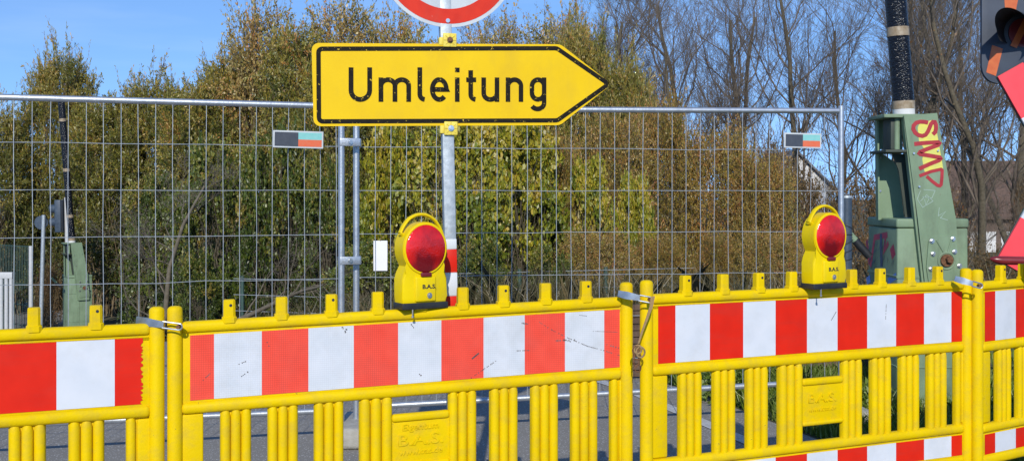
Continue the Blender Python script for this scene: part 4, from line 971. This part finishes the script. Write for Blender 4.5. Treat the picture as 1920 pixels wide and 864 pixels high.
shrub_kind('twiggy', LEAF_OCHRE, M['brown_twig'], seed=6, Hh=4, Rx=2.0, Ry=1.5, nl=230, sh_per=16, sh_len=.55, lp=36, ln=.055, wd=.026, up=.6, tmean=.52, tvar=.22, low=.4, top_shift=.1, leader=40, leader_len=.5, twig_r=.006, lump=.5)
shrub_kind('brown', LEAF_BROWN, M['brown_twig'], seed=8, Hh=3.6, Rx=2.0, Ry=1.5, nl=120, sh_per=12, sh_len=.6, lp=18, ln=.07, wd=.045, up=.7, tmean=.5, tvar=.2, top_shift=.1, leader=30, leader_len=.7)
HG = 'shrubs of the left hedge behind the fence'
i = 0
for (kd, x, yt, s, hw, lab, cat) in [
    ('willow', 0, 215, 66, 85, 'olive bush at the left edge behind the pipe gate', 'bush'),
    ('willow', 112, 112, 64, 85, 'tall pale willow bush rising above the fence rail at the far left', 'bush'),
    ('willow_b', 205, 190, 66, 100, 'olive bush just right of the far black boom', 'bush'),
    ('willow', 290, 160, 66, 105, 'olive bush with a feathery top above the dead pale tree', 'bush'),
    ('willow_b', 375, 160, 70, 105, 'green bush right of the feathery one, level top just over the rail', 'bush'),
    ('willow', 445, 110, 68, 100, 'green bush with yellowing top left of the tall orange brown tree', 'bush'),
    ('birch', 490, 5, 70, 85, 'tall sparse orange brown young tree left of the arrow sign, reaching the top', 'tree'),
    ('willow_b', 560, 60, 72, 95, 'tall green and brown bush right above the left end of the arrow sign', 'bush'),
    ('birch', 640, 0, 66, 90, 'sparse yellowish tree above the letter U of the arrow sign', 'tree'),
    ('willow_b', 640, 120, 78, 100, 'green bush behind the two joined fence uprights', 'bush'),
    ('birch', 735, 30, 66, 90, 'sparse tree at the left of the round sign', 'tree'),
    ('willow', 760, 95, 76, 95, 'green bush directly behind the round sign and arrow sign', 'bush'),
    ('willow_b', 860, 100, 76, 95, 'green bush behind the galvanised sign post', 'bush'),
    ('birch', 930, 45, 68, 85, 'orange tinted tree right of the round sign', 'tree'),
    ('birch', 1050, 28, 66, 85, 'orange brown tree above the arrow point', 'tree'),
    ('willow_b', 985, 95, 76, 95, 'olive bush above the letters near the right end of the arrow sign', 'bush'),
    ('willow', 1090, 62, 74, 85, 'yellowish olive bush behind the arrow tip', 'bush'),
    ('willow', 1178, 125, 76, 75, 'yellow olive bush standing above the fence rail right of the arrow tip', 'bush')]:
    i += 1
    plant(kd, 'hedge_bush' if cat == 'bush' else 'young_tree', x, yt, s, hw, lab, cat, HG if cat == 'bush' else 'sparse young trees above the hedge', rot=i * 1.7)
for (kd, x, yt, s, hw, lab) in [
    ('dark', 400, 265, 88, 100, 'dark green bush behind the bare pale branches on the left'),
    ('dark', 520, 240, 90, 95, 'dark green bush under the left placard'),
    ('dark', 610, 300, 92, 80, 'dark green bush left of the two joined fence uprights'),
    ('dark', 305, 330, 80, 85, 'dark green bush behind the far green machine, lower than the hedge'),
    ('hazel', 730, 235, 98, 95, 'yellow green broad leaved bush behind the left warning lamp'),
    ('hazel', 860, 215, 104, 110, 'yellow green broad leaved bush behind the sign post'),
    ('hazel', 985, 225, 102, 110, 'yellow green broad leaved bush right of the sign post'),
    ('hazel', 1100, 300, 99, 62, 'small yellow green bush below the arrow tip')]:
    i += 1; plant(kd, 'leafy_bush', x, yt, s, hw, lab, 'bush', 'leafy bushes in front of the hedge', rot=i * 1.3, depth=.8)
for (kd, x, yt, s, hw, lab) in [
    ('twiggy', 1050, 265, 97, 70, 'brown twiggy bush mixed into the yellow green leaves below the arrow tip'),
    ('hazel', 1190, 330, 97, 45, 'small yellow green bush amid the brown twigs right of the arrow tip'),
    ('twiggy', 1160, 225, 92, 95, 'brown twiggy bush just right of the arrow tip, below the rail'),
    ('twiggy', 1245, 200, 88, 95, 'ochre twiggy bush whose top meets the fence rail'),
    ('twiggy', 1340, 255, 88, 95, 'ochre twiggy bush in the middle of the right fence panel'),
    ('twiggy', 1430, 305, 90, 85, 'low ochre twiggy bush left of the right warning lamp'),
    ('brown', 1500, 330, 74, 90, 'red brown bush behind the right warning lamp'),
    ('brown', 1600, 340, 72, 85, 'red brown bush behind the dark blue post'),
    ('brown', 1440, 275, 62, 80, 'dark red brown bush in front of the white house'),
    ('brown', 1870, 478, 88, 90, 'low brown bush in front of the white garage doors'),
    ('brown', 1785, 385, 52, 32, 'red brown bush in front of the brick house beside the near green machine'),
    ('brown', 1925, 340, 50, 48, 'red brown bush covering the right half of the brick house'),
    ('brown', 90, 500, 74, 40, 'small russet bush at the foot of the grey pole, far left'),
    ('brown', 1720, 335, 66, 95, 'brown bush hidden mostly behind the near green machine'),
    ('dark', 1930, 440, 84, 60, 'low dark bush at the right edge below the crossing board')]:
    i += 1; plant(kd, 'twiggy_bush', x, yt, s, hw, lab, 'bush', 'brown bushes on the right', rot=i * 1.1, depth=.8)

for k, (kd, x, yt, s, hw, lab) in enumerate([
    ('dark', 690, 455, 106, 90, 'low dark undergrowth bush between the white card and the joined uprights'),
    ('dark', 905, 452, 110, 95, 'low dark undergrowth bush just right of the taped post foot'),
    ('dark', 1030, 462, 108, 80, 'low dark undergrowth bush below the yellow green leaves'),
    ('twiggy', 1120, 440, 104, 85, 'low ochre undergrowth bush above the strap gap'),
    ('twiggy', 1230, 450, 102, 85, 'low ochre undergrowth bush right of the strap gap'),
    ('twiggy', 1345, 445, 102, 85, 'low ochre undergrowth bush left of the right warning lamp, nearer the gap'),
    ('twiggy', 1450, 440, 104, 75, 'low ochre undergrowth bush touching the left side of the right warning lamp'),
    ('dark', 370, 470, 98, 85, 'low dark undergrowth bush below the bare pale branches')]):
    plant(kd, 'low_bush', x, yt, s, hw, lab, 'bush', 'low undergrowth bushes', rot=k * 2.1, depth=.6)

# bare trees
def bare_tree(seed, Ht=13, trunk_r=.15, ncs=(16, 9, 6, 5), wob=(.09, .24), angs=(18, 44)):
    rg = random.Random(seed); lv = {k: [] for k in range(6)}
    def grow(p, d, L_, r, lev):
        n = 9 if lev == 0 else 7 if lev < 3 else 4; pts = [p.copy()]; dd = d.copy(); q = p.copy()
        for k in range(n - 1):
            w = wob[0] if lev == 0 else wob[1]
            dd = (dd + Vector((rg.gauss(0, w), rg.gauss(0, w), rg.gauss(0, w * .6) + (.13 if lev else .05)))).normalized(); q = q + dd * L_ / (n - 1); pts.append(q.copy())
        end = .35 if lev < 4 else .4
        lv[lev].append((pts, [r * (1 - (1 - end) * k / (n - 1)) for k in range(n)]))
        if lev >= 4: return
        nc = ncs[lev]
        for c in range(nc):
            t = (.16 if lev == 0 else .2) + (.84 if lev == 0 else .8) * (c + rg.random()) / nc; t = min(t, .99)
            f = t * (n - 1); i0 = int(f); pp_ = pts[i0].lerp(pts[min(i0 + 1, n - 1)], f - i0); tang = (pts[min(i0 + 1, n - 1)] - pts[max(0, i0 - (i0 == n - 1))]).normalized()
            ax = tang.orthogonal().normalized(); ax.rotate(Matrix.Rotation(rg.uniform(0, 6.283), 3, tang)); a = R(rg.uniform(*angs))
            nd = tang * math.cos(a) + ax * math.sin(a)
            ll = L_ * ([.50, .56, .52, .50][lev]) * (1.15 - .55 * t) * rg.uniform(.75, 1.15); rr = max(.0048, r * (1 - .62 * t) * [.40, .46, .48, .5][lev])
            grow(pp_, nd, ll, rr, lev + 1)
    grow(Vector((0, 0, -.1)), Vector((rg.gauss(0, .05), rg.gauss(0, .05), 1)), Ht * .86, trunk_r, 0)
    def mk(levels, sides):
        parts = []
        for l in levels:
            if not lv[l]: continue
            P = np.array([[tuple(v) for v in b_[0]] for b_ in lv[l]]); Rr = np.array([b_[1] for b_ in lv[l]]); parts.append(tubes_np('', P, Rr, sides if l < 2 else 3))
        return join_tubes('branches', parts)
    tips = np.array([tuple(b_[0][-1]) for b_ in lv[4]])
    return mk([0], 10), mk([1, 2, 3, 4], 5), tips
trees = []
for sd, kw in ((21, {}), (22, dict(Ht=12, trunk_r=.14)), (23, dict(Ht=14, trunk_r=.18))):
    tm, bmm, tips = bare_tree(sd, **kw); tm.materials.append(M['bark']); bmm.materials.append(M['twig'])
    rg = np.random.default_rng(sd); sel = tips[rg.choice(len(tips), 450, replace=False)]
    C = sel + rg.normal(0, .05, sel.shape); lm = leaves('last_leaves', C, rg.normal(0, 1, C.shape), .09, .06, rg.uniform(.2, 1, len(C)), rg); lm.materials.append(LEAF_BROWN)
    trees.append((tm, bmm, lm))
TG = 'bare trees against the sky on the right'
for k, (x, s, sc, rot, lv_, lab) in enumerate([
    (900, 44, .82, .3, 1, 'bare tree whose twigs show right above the round sign bracket'),
    (1010, 46, .9, 2.0, 1, 'nearly bare tree with last orange leaves above the arrow sign'),
    (1095, 47, .88, 1.0, 1, 'nearly bare tree with orange leaves above the arrow point'),
    (1180, 44, .95, 4.0, 0, 'bare tree just right of the arrow tip'),
    (1262, 46, .92, 5.0, 0, 'bare tree at the middle of the right fence panel, leftmost of the thick row'),
    (1420, 47, .9, 2.6, 0, 'thin bare tree over the ochre bushes'),
    (1500, 50, 1.0, 3.6, 0, 'bare tree behind the right placard'),
    (1605, 56, 1.0, .1, 1, 'bare tree with brownish ivy between the fence end and the green machine'),
    (1660, 44, 1.0, 5.5, 0, 'bare tree behind the black wrapped boom'),
    (1770, 50, 1.0, 2.2, 0, 'bare tree right of the black wrapped boom'),
    (1835, 56, 1.05, 4.4, 0, 'stout bare tree left of the dark signal board'),
    (1890, 50, 1.0, .9, 1, 'bare tree under the dark signal board'),
    (1950, 46, 1.0, 3.0, 0, 'bare tree at the right edge of the photo'),
    (800, 42, .72, 3.3, 1, 'bare tree behind the round sign')]):
    tm, bmm, lm = trees[k % 3]; X = (x - CX) / s; Yd = F / s
    root = empty('bare_tree', (X, Yd, -1.75), (0, 0, rot)); root.scale = (sc, sc, sc)
    for nm, me in (('trunk', tm), ('branches', bmm)) + ((('last_leaves', lm),) if lv_ else ()):
        o = bpy.data.objects.new(nm, me); COL.objects.link(o); o.parent = root
    tag(root, lab, 'tree', TG)
for k, (x, s, sc, rot, cat_, lab) in enumerate([
    (1150, 40, 1.0, 2.2, 'tree', 'hazy bare tree of the far row just right of the arrow tip'),
    (1300, 39, 1.05, 4.2, 'tree', 'hazy bare tree of the far row over the middle of the right fence panel'),
    (1385, 41, 1.05, .6, 'tree', 'hazy bare tree of the far row left of the right placard'),
    (1545, 40, 1.1, 5.1, 'tree', 'hazy bare tree of the far row behind the fence end'),
    (1710, 40, 1.1, 1.5, 'tree', 'hazy bare tree of the far row behind the black wrapped boom'),
    (1810, 41, 1.1, 3.9, 'tree', 'hazy bare tree of the far row left of the dark signal board'),
    (1905, 40, 1.1, 2.9, 'tree', 'hazy bare tree of the far row behind the dark signal board'),
    (1800, 54, .40, 1.0, 'bush', 'bare twiggy shrub nearest the green machine in front of the brick house'),
    (1838, 50, .42, 3.0, 'bush', 'bare twiggy shrub in front of the left white garage door'),
    (1895, 52, .45, 5.0, 'bush', 'bare twiggy shrub beside the lower cross arm'),
    (1775, 46, .44, 4.0, 'bush', 'bare twiggy shrub peeping out behind the green machine'),
    (1465, 50, .40, 2.0, 'bush', 'bare twiggy shrub in front of the left half of the white house'),
    (1530, 48, .42, 5.5, 'bush', 'bare twiggy shrub in front of the right half of the white house')]):
    tm, bmm, lm = trees[(k + 1) % 3]; X = (x - CX) / s; Yd = F / s
    root = empty('bare_tree' if cat_ == 'tree' else 'bare_shrub', (X, Yd, -1.75 - (.9 if cat_ == 'bush' else 0)), (0, 0, rot)); root.scale = (sc, sc, sc)
    for nm, me in (('trunk', tm), ('branches', bmm)) + ((('last_leaves', lm),) if cat_ == 'bush' else ()):
        o = bpy.data.objects.new(nm, me); COL.objects.link(o); o.parent = root
    tag(root, lab, cat_, TG if cat_ == 'tree' else 'bare shrubs in front of the houses')
# dead pale tree in front of the left hedge
tm, bmm, tips = bare_tree(34, Ht=4.0, trunk_r=.06, ncs=(11, 6, 5, 3), wob=(.16, .30), angs=(35, 85))
for me in (tm, bmm): me.materials.append(M['pale_bark'])
root = empty('dead_tree', ((290 - CX) / 98, F / 98, ground_z(0, F / 98)), (0, R(6), 1.2)); tag(root, 'small dead pale grey tree with tangled branches in front of the left hedge', 'tree')
for nm, me in (('trunk', tm), ('branches', bmm)): o = bpy.data.objects.new(nm, me); COL.objects.link(o); o.parent = root
root = empty('fallen_branch', ((430 - CX) / 100, F / 100, ground_z(0, F / 100) + .55), (R(10), R(68), -.25)); tag(root, 'leaning pale branch with bare side twigs low in front of the dark bushes', 'branch')
root.scale = (.85, .85, .85)
for nm, me in (('stem', tm), ('branches', bmm)): o = bpy.data.objects.new(nm, me); COL.objects.link(o); o.parent = root

# grass
def blades(name, n, fx, hmin, hmax, w, m, seed, label):
    rg = np.random.default_rng(seed); P = fx(rg, n); n = len(P); h = rg.uniform(hmin, hmax, n); a = rg.uniform(0, 2 * np.pi, n)
    side = np.stack([np.cos(a), np.sin(a), np.zeros(n)], 1) * w; lean = rg.normal(0, .35, (n, 3)); lean[:, 2] = 0
    mid = P + lean * h[:, None] * .35 + np.array([0, 0, 1]) * h[:, None] * .6; tip = P + lean * h[:, None] + np.array([0, 0, 1]) * h[:, None] * .95
    V = np.stack([P - side, P + side, mid + side * .7, tip, mid - side * .7], 1).reshape(-1, 3)
    o = link(name, mesh_np(name, V, np.arange(5 * n).reshape(-1, 5), 5, np.clip(rg.normal(.45, .25, n), 0, 1)), m); tag(o, label, 'grass', None, 'stuff')
def verge(rg, n):
    y = rg.uniform(6.2, 11.5, n); x0 = np.array([road_r(v) for v in y]); x = x0 + .04 + rg.exponential(1.3, n); k = x < 6; x = x[k]; y = y[k]
    return np.stack([x, y, np.array([ground_z(0, v) for v in y])], 1)
blades('grass', 36000, verge, .05, .19, .005, GRASS, 41, 'short green grass on the verge behind the right barriers')
def meadow(rg, n):
    y = rg.uniform(13, 24, n); x = rg.uniform(-.55, .5, n) * y; xr = np.array([road_r(v) for v in y]); cl = rg.normal(0, .15, (n, 2)); k = (x > xr + .3) | (x < xr - 9.8)
    x = x[k]; y = y[k]; return np.stack([x, y, np.array([ground_z(0, v) for v in y])], 1)
blades('tall_grass', 45000, meadow, .3, 1.1, .007, DRY, 42, 'tall dry grass at the foot of the bushes')
# leafy weed by the road edge
for (x, y, h_, lab) in ((1.66, 8.75, .30, 'leafy green weed at the road edge seen through the gap of the right barrier'), (2.35, 8.1, .22, 'low green weed in the verge below the green machine')):
    rg = np.random.default_rng(int(x * 100)); C = rg.normal(0, 1, (900, 3)) * np.array([.13, .10, .0]); C[:, 2] = rg.uniform(.01, h_, 900)
    lm = leaves('leaves', C, rg.normal(0, 1, C.shape) + np.array([0, 0, 1.2]), .06, .022, np.clip(rg.normal(.45, .2, 900), 0, 1), rg)
    r_ = empty('weed', (x, y, 0)); tag(r_, lab, 'weed', 'weeds on the verge'); link('leaves', lm, GRASS, r_)

# ---------------------------------------------------------------- houses
def house(x0, x1, ywall, ytop, s, depth, wallm, roofm, label, gable=True, doors=()):
    A = at(x0, 0, s); B = at(x1, 0, s); w = B.x - A.x; zt = H - (ywall - HY) / s; zr = H - (ytop - HY) / s; g = -1.8
    r_ = empty('house', (A.x, A.y, g)); tag(r_, label, 'house'); zt -= g; zr -= g
    bm = bmesh.new()
    if gable:
        prism(bm, [(0, 0), (w, 0), (w, zt), (w / 2, zr - .1), (0, zt)][::-1], 0, depth); fin('wall', bm, wallm, r_, smooth=False)
        bm = bmesh.new()
        for sx in (0, 1):
            e = (-.3, zt - .3 * (zr - zt) / (w / 2)) if sx == 0 else (w + .3, zt - .3 * (zr - zt) / (w / 2))
            prism(bm, [e, (w / 2, zr), (w / 2, zr + .15), (e[0], e[1] + .15)], -.3, depth + .3)
        fin('roof', bm, roofm, r_, smooth=False)
    else:
        rbox(bm, 0, w, 0, depth, 0, zt, 0); fin('wall', bm, wallm, r_, smooth=False)
        bm = bmesh.new(); v = [(-.4, -.4, zt - .1), (w + .4, -.4, zt - .1), (w + .4, depth + .4, zt - .1), (-.4, depth + .4, zt - .1), (.4, depth / 2, zr), (w - .4, depth / 2, zr)]
        v = [bm.verts.new(c) for c in v]
        for f_ in ((0, 1, 5, 4), (2, 3, 4, 5), (3, 0, 4), (1, 2, 5), (3, 2, 1, 0)): bm.faces.new([v[k_] for k_ in f_])
        fin('roof', bm, roofm, r_, smooth=False)
    for (a, b_, c, d_, nm, mm) in doors:
        bm = bmesh.new(); rbox(bm, a, b_, -.05, .02, c, d_, .01, 1)
        fr = fin(nm, bm, M[mm], r_)
        if nm == 'window':
            bm = bmesh.new(); rbox(bm, a + .08, b_ - .08, -.06, -.03, c + .08, d_ - .08, .005, 1); fin('pane', bm, M['glass'], fr)
    return r_
house(1425, 1560, 352, 285, 30, 8, M['plaster'], M['roofgrey'], 'white gabled house behind the bare trees near the right placard', True, [(1.0, 2.0, 1.2, 2.5, 'window', 'plaster'), (2.6, 3.6, 1.2, 2.5, 'window', 'plaster'), (1.7, 2.8, 3.6, 4.6, 'window', 'plaster')])
house(1755, 2040, 408, 298, 32, 7, M['brick'], M['roof'], 'low brick house with brown tiled roof and white garage doors at the right', False, [(1.9, 3.5, .05, 1.25, 'garage_door', 'plaster'), (3.8, 5.6, .05, 1.25, 'garage_door', 'plaster'), (6.2, 7.4, .5, 1.2, 'window', 'plaster')])

# ---------------------------------------------------------------- light
w = bpy.data.worlds.new('World'); SC.world = w; w.use_nodes = True
nt = w.node_tree; bg = nt.nodes['Background']; sky = nt.nodes.new('ShaderNodeTexSky'); sky.sky_type = 'NISHITA'; sky.sun_disc = False
SUND = Vector((.032, 1, -.554)).normalized()
sky.sun_elevation = math.asin(-SUND.z); sky.sun_rotation = math.atan2(-SUND.x, -SUND.y)
sky.altitude = 600; sky.air_density = 1.0; sky.dust_density = .0; sky.ozone_density = 4.0
hs = nt.nodes.new('ShaderNodeHueSaturation'); hs.inputs['Saturation'].default_value = 1.08; hs.inputs['Hue'].default_value = .503; hs.inputs['Value'].default_value = 1.15; tcw = nt.nodes.new('ShaderNodeTexCoord'); va = nt.nodes.new('ShaderNodeVectorMath'); va.operation = 'ADD'; va.inputs[1].default_value = (0, 0, .17); vn = nt.nodes.new('ShaderNodeVectorMath'); vn.operation = 'NORMALIZE'
nt.links.new(tcw.outputs['Generated'], va.inputs[0]); nt.links.new(va.outputs[0], vn.inputs[0]); nt.links.new(vn.outputs[0], sky.inputs[0])
# faint high cirrus
mpw = nt.nodes.new('ShaderNodeMapping'); mpw.inputs['Scale'].default_value = (3, 3, 22); cn = nt.nodes.new('ShaderNodeTexNoise'); cn.inputs['Scale'].default_value = 1.6; cn.inputs['Detail'].default_value = 5
cr_ = nt.nodes.new('ShaderNodeValToRGB'); cr_.color_ramp.elements[0].position = .48; cr_.color_ramp.elements[1].position = .80; cr_.color_ramp.elements[1].color = (.10, .10, .10, 1)
mw = nt.nodes.new('ShaderNodeMixRGB'); mw.inputs['Color2'].default_value = (5.5, 6.2, 8.0, 1)
nt.links.new(tcw.outputs['Generated'], mpw.inputs[0]); nt.links.new(mpw.outputs[0], cn.inputs[0]); nt.links.new(cn.outputs['Fac'], cr_.inputs[0]); nt.links.new(cr_.outputs[0], mw.inputs['Fac']); nt.links.new(sky.outputs[0], mw.inputs['Color1'])
nt.links.new(mw.outputs[0], hs.inputs['Color']); nt.links.new(hs.outputs[0], bg.inputs[0]); bg.inputs[1].default_value = .15
sun = bpy.data.objects.new('sun', bpy.data.lights.new('sun', 'SUN')); COL.objects.link(sun); sun.data.energy = 3.5; sun.data.angle = R(.5); sun.data.color = (1, .94, .82)
sun.rotation_euler = SUND.to_track_quat('-Z', 'Y').to_euler()
SC.view_settings.view_transform = 'Standard'; SC.view_settings.look = 'None'; SC.view_settings.exposure = .12; SC.view_settings.gamma = 1
SC.cycles.max_bounces = 6; SC.cycles.transparent_max_bounces = 8
